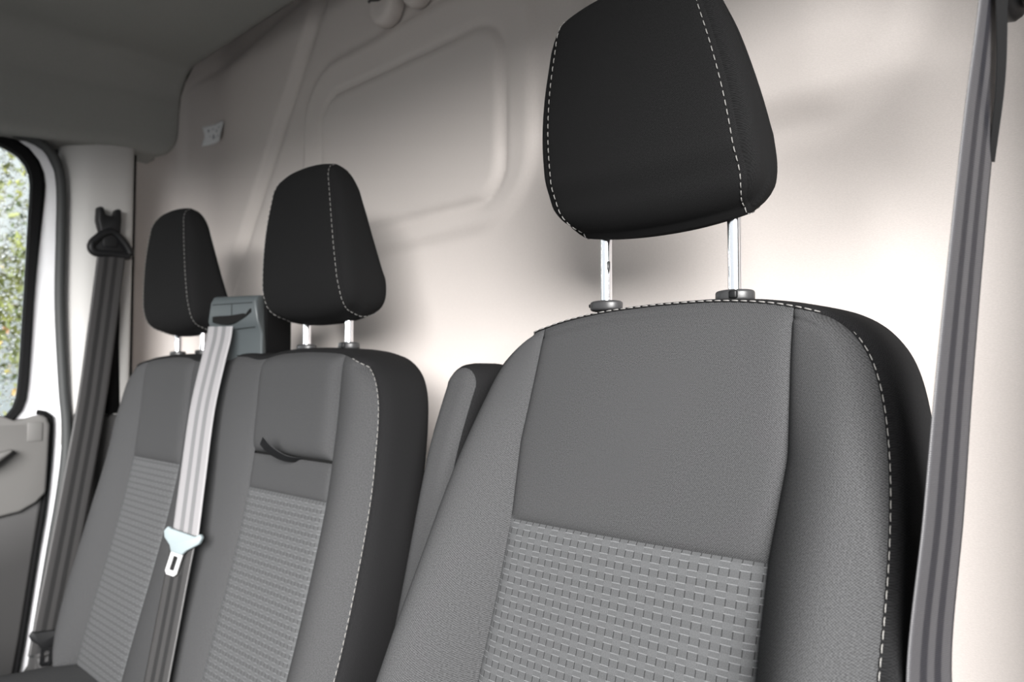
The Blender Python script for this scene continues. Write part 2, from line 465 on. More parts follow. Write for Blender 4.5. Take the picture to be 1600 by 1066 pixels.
# roof skin above
MB().box((-0.93, 0.23, 1.83), (2.2, 1.32, 0.03), 0.005).build('trim_1', M['paint'], kind='structure')

# unseen windscreen header, added to stop light leaking between roof skin and headliner
MB().box((-0.90, -0.435, 1.645), (2.13, 0.03, 0.37), 0.004).build('trim_10', M['headliner'], kind='structure')
# ---- floor, front bulkhead with dashboard, far sides (they close the cab)
MB().box((-0.93, -0.15, -0.02), (2.2, 2.1, 0.04), 0.004).build('floor', M['grey_plastic'], kind='structure')
MB().prism([(-1.2, 0.0), (-1.15, 0.0), (-1.15, 0.55), (-0.80, 0.62), (-0.74, 0.78), (-0.84, 0.87), (-1.2, 0.90)], 'x', -1.93, 0.1).build('wall_front', M['dark_plastic'], kind='structure', bevel=0.02)
# driver's B pillar, just outside the right edge of the frame
MB().prism([(0.59, 0.0), (0.78, 0.0), (0.78, 1.8), (0.59, 1.8)], 'x', 0.030, 0.16).build('trim_2', M['pillar'], kind='structure', bevel=0.02)

# ---- rail above the driver's doorway (the door stands open behind the camera)
MB().prism([(-0.50, 1.46), (0.56, 1.46), (0.56, 1.80), (-0.50, 1.80)], 'x', 0.04, 0.17).build('wall_right', M['headliner'], kind='structure', bevel=0.02)

# ---- passenger side: pillar trim, lower trim, door
def pillar():
    ys = np.array([0.520, 0.524, 0.532, 0.545, 0.560, 0.580, 0.61, 0.640, 0.655, 0.660, 0.662])
    xs = np.array([-1.905, -1.893, -1.882, -1.872, -1.861, -1.853, -1.850, -1.850, -1.851, -1.856, -1.90])
    zs = np.linspace(0.80, 1.50, 24)
    P = np.zeros((len(ys), len(zs), 3))
    for j, z in enumerate(zs):
        dy = 0.012 * smoothstep(1.15, 0.85, z)      # the front edge follows the door seal
        for i in range(len(ys)):
            w = np.clip((0.60 - ys[i]) / 0.08, 0, 1)
            P[i, j] = (xs[i], ys[i] + dy * w, z)
    o = MB().grid(P).build('trim_3', M['pillar'], kind='structure')
    md = o.modifiers.new('s', 'SOLIDIFY'); md.thickness = 0.004; md.offset = 0
    return o
pillar()
# solid black strip painting the shade in the gap between pillar trim and bulkhead
MB().box((-1.925, 0.669, 1.11), (0.10, 0.012, 0.72), 0.002).build('trim_4', M['black'], kind='structure')
# grey lower trim
lt = MB().prism([(0.530, 0.10), (0.72, 0.10), (0.72, 0.862), (0.60, 0.866), (0.552, 0.872), (0.545, 0.80), (0.532, 0.66), (0.509, 0.52), (0.477, 0.30), (0.46, 0.10)], 'x', -1.95, -1.842)
lt.build('trim_5', M['grey_plastic'], kind='structure', bevel=0.008)
# black wedge painting the shadow around the belt's slot in the pillar
MB().prism([(0.601, 0.866), (0.640, 0.866), (0.634, 1.06), (0.618, 1.16), (0.612, 1.16), (0.604, 1.04)], 'x', -1.853, -1.8465).build('trim_6', M['black'], kind='structure')

def loop(cy, cz, pts):
    return resample(np.array(pts + [pts[0]]), 97)[:-1]
# window aperture (Y, Z), clockwise from rear top
WIN = [(0.36, 1.447), (0.42, 1.437), (0.450, 1.418), (0.466, 1.385), (0.468, 1.35), (0.4665, 1.29), (0.462, 1.11), (0.456, 0.934), (0.448, 0.885), (0.43, 0.862), (0.38, 0.855),
       (0.0, 0.850), (-0.50, 0.845), (-0.60, 0.86), (-0.62, 0.92), (-0.50, 1.20), (-0.42, 1.38), (-0.36, 1.43), (-0.26, 1.446), (0.1, 1.452)]
def cyc_spline(pts, n):
    P = pts[-2:] + pts + pts[:3]
    d = spline(P, 4000)
    # cut out one turn
    a = np.argmin(np.hypot(*(d[:2000] - np.array(pts[0])).T)); b = 2000 + np.argmin(np.hypot(*(d[2000:] - np.array(pts[0])).T))
    return resample(d[a:b + 1], n + 1)[:-1]
win = cyc_spline(WIN, 140)
def offset_loop(L, d):
    t = np.roll(L, -1, 0) - np.roll(L, 1, 0); t /= np.linalg.norm(t, axis=1)[:, None]
    n = np.stack([t[:, 1], -t[:, 0]], 1)
    c = L.mean(0)
    if ((L - c) * n).sum() < 0: n = -n
    return L + n * d
door = thing('door_1', None, None); door['kind'] = 'structure'
def ring(L0, L1, x0, x1, mb):
    """band between two loops in the YZ plane at depths x0, x1"""
    A = np.c_[np.full(len(L0), x0), L0]; B = np.c_[np.full(len(L1), x1), L1]
    mb.grid(np.stack([A, B], 1), close_u=True)
    return mb
# white painted frame: inner loop = window, outer loop = door edge
EDGE = [(0.36, 1.475), (0.44, 1.474), (0.478, 1.452), (0.508, 1.40), (0.520, 1.33), (0.528, 1.20), (0.533, 1.0), (0.543, 0.87), (0.542, 0.78), (0.525, 0.65), (0.482, 0.33),
        (0.2, 0.2), (-0.55, 0.2), (-0.78, 0.40), (-0.80, 0.88), (-0.64, 1.20), (-0.52, 1.42), (-0.42, 1.47), (-0.26, 1.476), (0.1, 1.476)]
edge = cyc_spline(EDGE, 400)
# match each window point with the edge point along the direction from the window's centre
wc = np.array([0.02, 1.15])
ang = np.arctan2(edge[:, 1] - wc[1], edge[:, 0] - wc[0]); wa = np.arctan2(win[:, 1] - wc[1], win[:, 0] - wc[0])
edge_m = np.array([edge[np.argmin(np.abs((ang - a + math.pi) % (2 * math.pi) - math.pi))] for a in wa])
mb = MB(); ring(win, edge_m, -1.890, -1.892, mb)
ring(win, win, -1.890, -1.925, mb); ring(edge_m, edge_m, -1.892, -1.945, mb)
fr = mb.build('door_frame', M['paint'], door, label='white painted inner frame of the door')
# black glass seal
mb = MB()
ow = (0.013 + 0.010 * smoothstep(1.10, 1.40, win[:, 1]))[:, None]
o2 = offset_loop(win, -0.004); _n = (offset_loop(win, 1.0) - win); o1 = win + _n * ow; o3 = win + _n * ow * 0.55
ring(o1, o3, -1.889, -1.878, mb); ring(o3, o2, -1.878, -1.881, mb); ring(o2, o2, -1.881, -1.905, mb)
mb.build('window_seal', M['black_rubber'], door, label='black rubber seal around the window glass')
# trim panel of the door: light upper half with a soft shelf, darker lower half
UP = [(-0.70, 0.860), (0.0, 0.866), (0.415, 0.869), (0.440, 0.857), (0.465, 0.861), (0.488, 0.868), (0.502, 0.862), (0.508, 0.845), (0.506, 0.76), (0.504, 0.70), (0.485, 0.680), (0.455, 0.664), (0.40, 0.655), (-0.70, 0.64)]
mb = MB().prism(UP, 'x', -1.90, -1.868)
mb.build('upper_panel', M['light_plastic'], door, bevel=0.010, seg=3, label='light grey moulded upper trim of the door')
LOW = [(-0.70, 0.655), (0.40, 0.668), (0.455, 0.678), (0.485, 0.694), (0.503, 0.712), (0.498, 0.66), (0.485, 0.56), (0.466, 0.40), (0.452, 0.30), (-0.70, 0.28)]
MB().prism(LOW, 'x', -1.90, -1.880).build('lower_panel', M['grey_plastic'], door, bevel=0.008, label='dark grey lower trim of the door')
# dark rubber edge along the rear of the trim panel
ep = spline([(-1.884, 0.485, 0.873), (-1.884, 0.503, 0.868), (-1.884, 0.5125, 0.85), (-1.884, 0.510, 0.76), (-1.884, 0.502, 0.66), (-1.884, 0.489, 0.56), (-1.884, 0.470, 0.40), (-1.884, 0.457, 0.30)], 40)
MB().tube(ep, 0.0055, 8).build('edge_seal', M['black_rubber'], door)
# small square cover on the panel
MB().box((-1.8675, 0.478, 0.832), (0.003, 0.028, 0.040), 0.001).build('screw_cover', M['light_plastic'], door)
MB().prism([(-0.70, 0.72), (0.30, 0.73), (0.40, 0.765), (0.44, 0.80), (0.40, 0.79), (0.30, 0.755), (-0.70, 0.75)], 'x', -1.885, -1.835).build('pull_handle', M['light_plastic'], door, bevel=0.01)

# body rail above the door, added to plug a light leak
MB().box((-1.935, 0.09, 1.648), (0.05, 1.28, 0.345), 0.004).build('trim_8', M['headliner'], kind='structure')
MB().box((-1.952, 0.552, 0.93), (0.010, 0.116, 1.14), 0.002).build('trim_9', M['rubber'], kind='structure')  # dark plate added behind the gasket to block a sliver of sky
# door aperture gasket on the body
gp = spline([(-1.868, -0.1, 1.470), (-1.868, 0.30, 1.470), (-1.868, 0.42, 1.465), (-1.868, 0.475, 1.452), (-1.868, 0.505, 1.418), (-1.868, 0.516, 1.36), (-1.868, 0.5175, 1.25), (-1.868, 0.519, 1.10), (-1.868, 0.530, 0.93), (-1.868, 0.538, 0.85), (-1.868, 0.539, 0.78), (-1.868, 0.531, 0.69), (-1.868, 0.515, 0.57), (-1.868, 0.488, 0.36)], 90)
MB().tube(gp, 0.0105, 10).build('trim_7', M['rubber'], kind='structure')

# window pane with rain on it
win1 = thing('window_1', None, None); win1['kind'] = 'structure'
n = len(win)
mb = MB()
big = offset_loop(win, 0.006)
mb.add([(-1.905, y, z) for y, z in big] + [(-1.909, y, z) for y, z in big], [tuple(range(n)), tuple(range(n, 2 * n))[::-1]] + [(i, (i + 1) % n, n + (i + 1) % n, n + i) for i in range(n)])
mb.build('pane', M['pane'], win1, smooth=False)
mb = MB()
def droplet(y, z, r, sq):
    vs = [(-1.9095 - r * 0.55, y, z)]; fs = []
    K = 8
    for (rr, hh) in ((0.55, 0.45), (0.9, 0.22), (1.0, 0.0)):
        for k in range(K):
            a = 2 * math.pi * k / K
            vs.append((-1.9095 - r * hh, y + rr * r * math.cos(a), z + rr * r * sq * math.sin(a)))
    for k in range(K): fs.append((0, 1 + k, 1 + (k + 1) % K))
    for g in range(2):
        for k in range(K): fs.append((1 + g * K + k, 1 + (g + 1) * K + k, 1 + (g + 1) * K + (k + 1) % K, 1 + g * K + (k + 1) % K))
    fs.append(tuple(1 + 2 * K + k for k in range(K))[::-1])
    mb.add(vs, fs)
cells = {}
for _ in range(5200):
    y, z = random.uniform(0.20, 0.462), random.uniform(0.88, 1.44)
    if y > 0.456 + (z - 0.934) * 0.025 - 0.006: continue
    if z > 1.40 and y > 0.43: continue
    r = random.choice((0.0015, 0.002, 0.0026, 0.0034, 0.0044))
    ky, kz = int(y / 0.008), int(z / 0.008)
    if any(math.hypot(y - a, z - b) < r + c for i in (-1, 0, 1) for j in (-1, 0, 1) for a, b, c in cells.get((ky + i, kz + j), ())): continue
    cells.setdefault((ky, kz), []).append((y, z, r))
    droplet(y, z, r, random.uniform(0.9, 1.3))
mb.build('raindrops', M['water'], win1, kind='stuff', label='raindrops on the outside of the glass')

# ================================================================== SEATS
def panel_coons(left, right, bottom, top, nu, nv):
    """left/right: nv points bottom->top, bottom/top: nu points left->right, all (x, z)"""
    L, R_, B, T = (resample(left, nv), resample(right, nv), resample(bottom, nu), resample(top, nu))
    s = np.linspace(0, 1, nu)[:, None, None]; t = np.linspace(0, 1, nv)[None, :, None]
    P = (1 - s) * L[None] + s * R_[None] + (1 - t) * B[:, None] + t * T[:, None] \
        - ((1 - s) * (1 - t) * B[0] + s * (1 - t) * B[-1] + (1 - s) * t * T[0] + s * t * T[-1])
    return P

def seat_panel(name, mat, parent, left, right, bottom, top, Y0, puff=0.006, soft=0.010, res=0.008, groove=0.0, extra=None, **kw):
    left, right, bottom, top = map(lambda a: np.array(a, float), (left, right, bottom, top))
    ln = lambda a: np.linalg.norm(np.diff(a, axis=0), axis=1).sum()
    nu = int(max(ln(bottom), ln(top)) / res) + 8; nv = int(max(ln(left), ln(right)) / res) + 8
    P = panel_coons(left, right, bottom, top, nu, nv)
    # crowd lines near the seams
    w_ = max(ln(bottom), ln(top)); h_ = max(ln(left), ln(right))
    s = np.linspace(0, 1, nu); t = np.linspace(0, 1, nv)
    crowd = lambda q: q - 0.11 * np.sin(2 * np.pi * q)
    # resample param through interpolation
    def remap(P, q, ax):
        idx = q * (P.shape[ax] - 1); i0 = np.clip(np.floor(idx).astype(int), 0, P.shape[ax] - 2); fr_ = idx - i0
        A = np.take(P, i0, ax); B = np.take(P, i0 + 1, ax)
        sh = [1] * P.ndim; sh[ax] = -1
        return A + (B - A) * fr_.reshape(sh)
    P = remap(remap(P, crowd(s), 0), crowd(t), 1)
    s, t = crowd(s), crowd(t)
    d = np.minimum(np.minimum(s, 1 - s)[:, None] * w_, np.minimum(t, 1 - t)[None] * h_)
    d1 = np.minimum(s, 1 - s)[:, None] * w_; d2 = np.minimum(t, 1 - t)[None] * h_
    k = (1 - np.exp(-d1 / soft)) * (1 - np.exp(-d2 / soft))
    X, Z = P[..., 0], P[..., 1]
    Y = Y0(X, Z) + groove - puff * k
    if extra is not None: Y = Y - extra(X, Z, np.broadcast_to(s[:, None], X.shape), np.broadcast_to(t[None], X.shape))
    Q = np.stack([X, Y, Z], -1)
    uv = np.stack([X, Z], -1)
    mb = MB().grid(Q, uv)
    return mb.build(name, mat, parent, **kw), Q

def border_strip(name, mat, parent, contour, Y0, depth, bulge, topf=0.8, **kw):
    """side gusset: runs from the front seam back to the rear of the backrest, with a closed back"""
    C_ = np.array(contour); n_ = len(C_)
    t = np.gradient(C_, axis=0); t /= np.linalg.norm(t, axis=1)[:, None]
    nrm = np.stack([t[:, 1], -t[:, 0]], 1)
    c = C_.mean(0)
    if ((C_ - c) * nrm).sum() < 0: nrm = -nrm
    prof = [(0.0, 0.0), (0.012, 0.35), (0.03, 0.52), (0.07, 0.72), (0.16, 0.92), (0.30, 1.0), (0.5, 1.0), (0.7, 0.93), (0.86, 0.74), (0.95, 0.45), (1.0, 0.1), (1.0, -0.6), (1.0, -2.0)]
    yf = Y0(C_[:, 0], C_[:, 1]); zt = C_[:, 1].max()
    yb = yf.min() * 0 + np.interp(C_[:, 1], [C_[:, 1].min(), zt], [depth[0], depth[1]])
    P = np.zeros((n_, len(prof), 3)); uv = np.zeros((n_, len(prof), 2))
    al = np.r_[0, np.cumsum(np.linalg.norm(np.diff(C_, axis=0), axis=1))]
    top_k = np.clip(nrm[:, 1], 0, 1)        # less bulge along the top
    for j, (f, b) in enumerate(prof):
        bl = bulge * b * (1 - topf * top_k ** 1.5)
        P[:, j, 0] = C_[:, 0] + nrm[:, 0] * bl
        P[:, j, 2] = C_[:, 1] + nrm[:, 1] * bl
        P[:, j, 1] = yf * (1 - f) + yb * f
        uv[:, j, 0] = al; uv[:, j, 1] = f * (yb - yf)
    mb = MB().grid(P, uv)
    b0 = len(mb.v)
    # back: rows joining the left and right halves
    last = P[:, -1]; h = n_ // 2
    rows = np.zeros((h, 9, 3))
    for i in range(h):
        for k in range(9): rows[i, k] = last[i] * (1 - k / 8) + last[n_ - 1 - i] * (k / 8)
    mb.grid(rows, np.stack([rows[..., 0], rows[..., 2]], -1))
    return mb.build(name, mat, parent, **kw), nrm

def mirror_contour(half):
    """half: list of (u, z) from the top middle down to the bottom right"""
    h = np.array(half); l = h[::-1].copy(); l[:, 0] *= -1
    return np.vstack([l[:-1], h])

def seam_stitch(parent, path2, Y0, inset_n, lift=0.0008, dash=0.0056, gap=0.0026, r=0.00055, name='stitching', yoff=0.0):
    p = np.array(path2); y = Y0(p[:, 0], p[:, 1]) - yoff
    P3 = np.c_[p[:, 0], y, p[:, 1]]
    nn = np.tile(np.array([0, -1.0, 0]), (len(P3), 1))
    return dashes(P3, nn, dash, gap, r, lift).build(name, M['thread'], parent, label='pale contrast stitching along the seam')

def headrest(parent, cx, ys, z0, z1, hw_pts, depth_bot, depth_top, post_dx, post_bot, post_y, lean, label):
    """upholstered headrest: front/back cover swept across its side profile, domed side panels, stitching and two posts.
       ys = Y of the front face at mid height, hw_pts = half width against height fraction"""
    H = z1 - z0
    # side profile (y, z) counter-clockwise starting at the bottom front
    def yf(t): return ys + lean * (t - 0.5) - 0.008 * (1 - (2 * t - 0.9) ** 2)     # slightly convex front
    pr = []
    pr += [(yf(0.02) + 0.030, z0 + 0.000), (yf(0.03) + 0.0165, z0 + 0.0055), (yf(0.06) + 0.0065, z0 + 0.0165), (yf(0.10) + 0.0015, z0 + 0.031)]
    pr += [(yf(t), z0 + H * t) for t in np.linspace(0.22, 0.90, 13)]
    dt = depth_top; db = depth_bot
    pr += [(yf(0.96) + 0.005, z0 + H * 0.965), (yf(1.0) + 0.016, z1 - 0.001), (yf(1.0) + dt * 0.5, z1), (yf(1.0) + dt * 0.85, z1 - 0.008), (yf(.95) + dt + 0.006, z1 - 0.028)]
    pr += [(yf(t) + dt + (db - dt) * min(1, (1 - t) * 1.25) ** 0.9, z0 + H * t) for t in np.linspace(0.78, 0.20, 9)]
    pr += [(yf(0.1) + db - 0.004, z0 + 0.016), (yf(0.05) + db * 0.80, z0 + 0.000), (yf(0.05) + db * 0.55, z0 - 0.005)]
    pr.append(pr[0])
    prof = spline(pr, 97)[:-1]
    tt = np.clip((prof[:, 1] - z0) / H, 0, 1)
    hs = spline(hw_pts, 200); hwf = lambda t_: np.interp(t_, hs[:, 0], hs[:, 1])
    hw = hwf(tt)
    n_ = len(prof)
    tang = np.roll(prof, -1, 0) - np.roll(prof, 1, 0); tang /= np.linalg.norm(tang, axis=1)[:, None]
    nn = np.stack([tang[:, 1], -tang[:, 0]], 1)
    c0 = prof.mean(0)
    if ((prof - c0) * nn).sum() < 0: nn = -nn
    ss = np.sin(np.linspace(-1, 1, 33) * math.pi / 2)
    P = np.zeros((n_, len(ss), 3)); uv = np.zeros((n_, len(ss), 2))
    al = np.r_[0, np.cumsum(np.linalg.norm(np.diff(prof, axis=0), axis=1))]
    for j, s in enumerate(ss):
        crown = 0.009 * (1 - abs(s) ** 2.2) + 0.002 * (1 - np.exp(-(1 - abs(s)) / 0.03))
        P[:, j, 0] = cx + s * hw
        P[:, j, 1] = prof[:, 0] + nn[:, 0] * (crown - 0.006)
        P[:, j, 2] = prof[:, 1] + nn[:, 1] * (crown - 0.006)
        uv[:, j, 0] = s * 0.11; uv[:, j, 1] = al
    mb = MB().grid(P, uv, close_u=True)
    hr = mb.build('headrest', M['black_fabric'], parent, label=label)
    # side panels
    for sd in (-1, 1):
        rings = [(1.0, 0.0), (0.985, 0.002), (0.96, 0.0042), (0.9, 0.0072), (0.8, 0.0098), (0.65, 0.0118), (0.45, 0.0128), (0.2, 0.0132), (0.0, 0.0132)]
        ctr = np.array([prof[:, 0].mean(), prof[:, 1].mean()])
        Q = np.zeros((n_, len(rings), 3)); U = np.zeros((n_, len(rings), 2))
        base = np.c_[prof[:, 0] - nn[:, 0] * 0.006, prof[:, 1] - nn[:, 1] * 0.006]
        for j, (k, dome) in enumerate(rings):
            yz = ctr + (base - ctr) * k
            hwk = hw * k ** 14 + hwf(np.clip((yz[:, 1] - z0) / H, 0, 1)) * (1 - k ** 14)
            Q[:, j, 0] = cx + sd * (hwk + dome); Q[:, j, 1] = yz[:, 0]; Q[:, j, 2] = yz[:, 1]
            U[:, j] = yz
        MB().grid(Q, U, close_u=True).build('side_panel', M['black_fabric'], hr)
        # stitching a few millimetres inside the seam, over the front and under the chin
        i_from, i_to = n_ - 8, n_ + 46
        idx = [i % n_ for i in range(i_from, i_to)]
        s = sd * 0.955
        crown = 0.009 * (1 - abs(s) ** 2.2) + 0.002 * (1 - math.exp(-(1 - abs(s)) / 0.03)) - 0.006
        path = np.c_[cx + s * hw[idx], prof[idx, 0] + nn[idx, 0] * crown, prof[idx, 1] + nn[idx, 1] * crown]
        nr = np.c_[np.zeros(len(idx)), nn[idx, 0], nn[idx, 1]]
        dashes(path, nr, 0.0052, 0.0028, 0.00055, 0.0005).build('stitching', M['thread'], hr, label='pale contrast stitching along the seam')
    for sd in (-1, 1):
        x = cx + sd * post_dx
        zt = z0 + 0.03
        mbp = MB().tube([(x, post_y, post_bot), (x, post_y, post_bot + 0.01), (x, post_y, zt)], 0.0063, 24)
        po = mbp.build('post', M['chrome'], hr, label='chrome headrest post')
        md = po.modifiers.new('e', 'EDGE_SPLIT'); md.split_angle = math.radians(50)
        if sd < 0:   # locking notch
            MB().tube([(x + 0.0045, post_y - 0.0028, post_bot + 0.040), (x + 0.0048, post_y - 0.003, post_bot + 0.046), (x + 0.0045, post_y - 0.0028, post_bot + 0.052)], [0.0012, 0.0022, 0.0022], 8).build('post_notch', M['collar_plastic'], hr)
    return hr

def collar(parent, x, y, z, latch):
    bm = bmesh.new(); bmesh.ops.create_uvsphere(bm, u_segments=28, v_segments=14, radius=1)
    for v in bm.verts:
        c = v.co
        r_ = math.hypot(c.x, c.y)
        zz = math.copysign(abs(c.z) ** 0.55, c.z)
        k = (1 - abs(zz) ** 5) ** 0.2 if abs(zz) < 1 else 0
        if r_ > 1e-6: c.x, c.y = c.x / r_ * k, c.y / r_ * k
        c.x *= 0.0185; c.y *= 0.0145; c.z = zz * 0.0058
    bmesh.ops.translate(bm, vec=(x, y, z), verts=bm.verts)
    g = MB().bm(bm).build('post_collar', M['collar_plastic'], parent, label='black oval collar at the foot of a headrest post')
    if latch: MB().box((x + 0.0055, y - 0.0135, z + 0.0004), (0.0075, 0.005, 0.0075), 0.0015).build('release_button', M['dark_plastic'], g)
    else: MB().box((x - 0.0165, y - 0.004, z + 0.0008), (0.004, 0.006, 0.004), 0.001).build('release_button', M['dark_plastic'], g)
    return g

# ------------------------------------------------------------------ driver's seat
driver = thing('driver_seat', 'grey driver seat nearest the camera with raised black headrest and patterned lower backrest', 'seat')
DX = -0.406
d_prof_z = np.array([0.30, 0.42, 0.50, 0.60, 0.70, 0.81, 0.90, 0.95, 0.985, 1.005, 1.022])
d_prof_y = np.array([0.430, 0.458, 0.477, 0.503, 0.532, 0.563, 0.588, 0.600, 0.609, 0.614, 0.619])
pz = np.linspace(0.30, 1.03, 300); py_ = np.interp(pz, d_prof_z, d_prof_y)
py_ = np.convolve(np.pad(py_, 12, mode='edge'), np.ones(25) / 25, 'valid')
py_[:14] = np.interp(pz[:14], d_prof_z, d_prof_y); py_[-14:] = np.interp(pz[-14:], d_prof_z, d_prof_y)
half = [(0.0, 1.0165), (0.055, 1.0150), (0.100, 1.0105), (0.135, 1.0035), (0.160, 0.9950), (0.180, 0.981), (0.197, 0.958), (0.209, 0.925), (0.218, 0.88), (0.223, 0.83), (0.225, 0.77), (0.226, 0.68), (0.230, 0.56), (0.236, 0.42)]
hc = spline(half, 160)
def d_hw(z): return np.interp(z, hc[::-1, 1], hc[::-1, 0])
D_SEAM = 0.136
def d_seam(z): return np.interp(z, [0.3, 0.45, 0.62, 0.75, 0.81, 0.885, 0.96, 1.03], [0.150, 0.147, 0.141, 0.136, 0.136, 0.143, 0.138, 0.135])
def Yd(x, z):
    u = np.abs(x - DX); c = d_seam(z); w = np.maximum(d_hw(z), c + 0.02)
    q = np.clip((u - c) / (w - c), 0, 1.2)
    B = np.interp(z, [0.42, 0.60, 0.70, 0.81, 0.86, 0.93, 0.985, 1.02], [0.088, 0.083, 0.066, 0.040, 0.028, 0.011, 0.002, 0.0])
    bol = B * np.sin(np.clip(q, 0, 1) * math.pi * 0.80) ** 1.0
    roll = 0.012 * np.clip(q - 0.6, 0, 1) ** 2 / 0.16
    topr = 0.007 * np.clip((z - 0.985) / 0.035, 0, 1) ** 2
    cen = 0.008 * np.clip(1 - (u / c) ** 2, 0, 1) * np.interp(z, [0.42, 0.75, 0.9, 1.0], [0.6, 0.3, 0.9, 0.3])
    return np.interp(z, pz, py_) - bol + roll + topr - cen
cont = mirror_contour(hc[::1])
cont[:, 0] += DX
ztop = lambda u: np.interp(np.abs(u), hc[:, 0], hc[:, 1])
def line(a, b, n_=30): return np.linspace(a, b, n_)
zz = np.linspace(0.42, 0.807, 60); zu = np.linspace(0.807, float(ztop(0.135)), 60)
Lx = lambda z: DX - d_seam(z); Rx = lambda z: DX + d_seam(z)
seam_z = 0.807
top_c = np.array([(DX + u, ztop(u)) for u in np.linspace(-0.135, 0.135, 60)])
up_l = np.c_[Lx(zu), zu]; up_r = np.c_[Rx(zu), zu]
cont_seg = np.vstack([cont])
def second_seam(X, Z, s, t):
    q = np.stack([X, Z], -1).reshape(-1, 2); c = resample(cont_seg, 500)
    d = np.full(len(q), 9.0)
    for k in range(0, 500, 50): d = np.minimum(d, np.sqrt(((q[:, None] - c[None, k:k + 50]) ** 2).sum(-1)).min(1))
    return -0.0017 * np.exp(-((d - 0.0085) / 0.0016) ** 2).reshape(X.shape)
seat_panel('upper_panel', M['grey_fabric'], driver, up_l, up_r, line((DX - 0.136, seam_z), (DX + 0.136, seam_z)), top_c, Yd, puff=0.006, soft=0.006, res=0.006, extra=second_seam)
lo_l = np.c_[Lx(zz), zz]; lo_r = np.c_[Rx(zz), zz]
seat_panel('patterned_panel', M['pattern'], driver, lo_l, lo_r, line((DX - 0.1475, 0.42), (DX + 0.1475, 0.42)), line((DX - 0.136, seam_z), (DX + 0.136, seam_z)), Yd, puff=0.004, soft=0.006,
           label='grey patterned fabric with rows of small pale blocks')
ci = np.argmin(np.abs(hc[:, 0] - 0.180)); ti = np.argmin(np.abs(hc[:, 0] - 0.135))
out_r = np.c_[DX + hc[ci:, 0], hc[ci:, 1]][::-1]; top_r = np.c_[DX + hc[ti:ci + 1, 0], hc[ti:ci + 1, 1]]
in_z = np.linspace(0.42, hc[ti, 1], 90)
in_r = np.c_[DX + np.where(in_z > 1.0, 0.135, d_seam(in_z)), in_z]; in_r[-1, 0] = top_r[0, 0]
mir = lambda a: np.c_[2 * DX - a[:, 0], a[:, 1]]
seat_panel('side_bolster', M['grey_fabric'], driver, in_r, out_r, line(in_r[0], out_r[0]), top_r, Yd, puff=0.005, soft=0.005, res=0.005, extra=second_seam, label='raised bolster beside the door')
seat_panel('side_bolster', M['grey_fabric'], driver, mir(out_r), mir(in_r), line(mir(out_r)[0], mir(in_r)[0]), mir(top_r)[::-1], Yd, puff=0.005, soft=0.006, label='raised bolster beside the folded armrest')
border_strip('side_border', M['border_fabric'], driver, cont, Yd, (0.50, 0.712), 0.018, 0.74, label='black side border of the backrest')
# stitching just inside the outer seam, plus a plain dark second row
nrm = np.gradient(cont, axis=0); nrm /= np.linalg.norm(nrm, axis=1)[:, None]
nin = np.stack([-nrm[:, 1], nrm[:, 0]], 1)
if ((cont - cont.mean(0)) * nin).sum() > 0: nin = -nin
seam_stitch(driver, cont + nin * -0.0015, Yd, nin, yoff=0.0016, dash=0.0060, gap=0.0026, r=0.00065)
def groove_line(parent, path2, Y0, r, name, yoff):
    p = np.array(path2); y = Y0(p[:, 0], p[:, 1]) - yoff
    return MB().tube(np.c_[p[:, 0], y, p[:, 1]], r, 6).build(name, M['border_fabric'], parent)
headrest(driver, -0.414, 0.588, 1.098, 1.312, [(0, 0.096), (0.06, 0.104), (0.15, 0.1075), (0.4, 0.104), (0.62, 0.0955), (0.85, 0.082), (0.96, 0.076), (1.0, 0.071)], 0.067, 0.034, 0.0735, 1.018, 0.65, -0.038,
         'tall black driver headrest raised on two long chrome posts')
collar(driver, -0.4875, 0.65, 1.0235, False); collar(driver, -0.3405, 0.65, 1.0235, True)
# cushion
def cushion(parent, x0, x1, y0, y1, z1, name='seat_cushion'):
    s = np.linspace(-1, 1, 40); t = np.linspace(0, 1, 40)
    P = np.zeros((40, 40, 3)); uv = np.zeros((40, 40, 2))
    cx, hw_ = (x0 + x1) / 2, (x1 - x0) / 2
    for i, a in enumerate(s):
        for j, b in enumerate(t):
            yy = y0 + (y1 - y0) * b
            e = 1 - abs(a) ** 8; f = 1 - (1 - b) ** 8
            z = z1 - 0.14 * (1 - max(0, min(e, f)) ** 0.35) + 0.018 * (abs(a) ** 3) * e + 0.01 * math.sin(b * math.pi)
            P[i, j] = (cx + hw_ * a, yy, z); uv[i, j] = (cx + hw_ * a, yy)
    mb = MB().grid(P, uv)
    mb.box((cx, (y0 + y1) / 2, z1 - 0.20), (2 * hw_ - 0.002, abs(y1 - y0) - 0.002, 0.13), 0.01)
    return mb.build(name, M['grey_fabric'], parent)
cushion(driver, DX - 0.25, DX + 0.25, -0.06, 0.46, 0.43)
MB().box((DX, 0.22, 0.13), (0.40, 0.44, 0.20), 0.02).build('seat_base', M['dark_plastic'], driver)

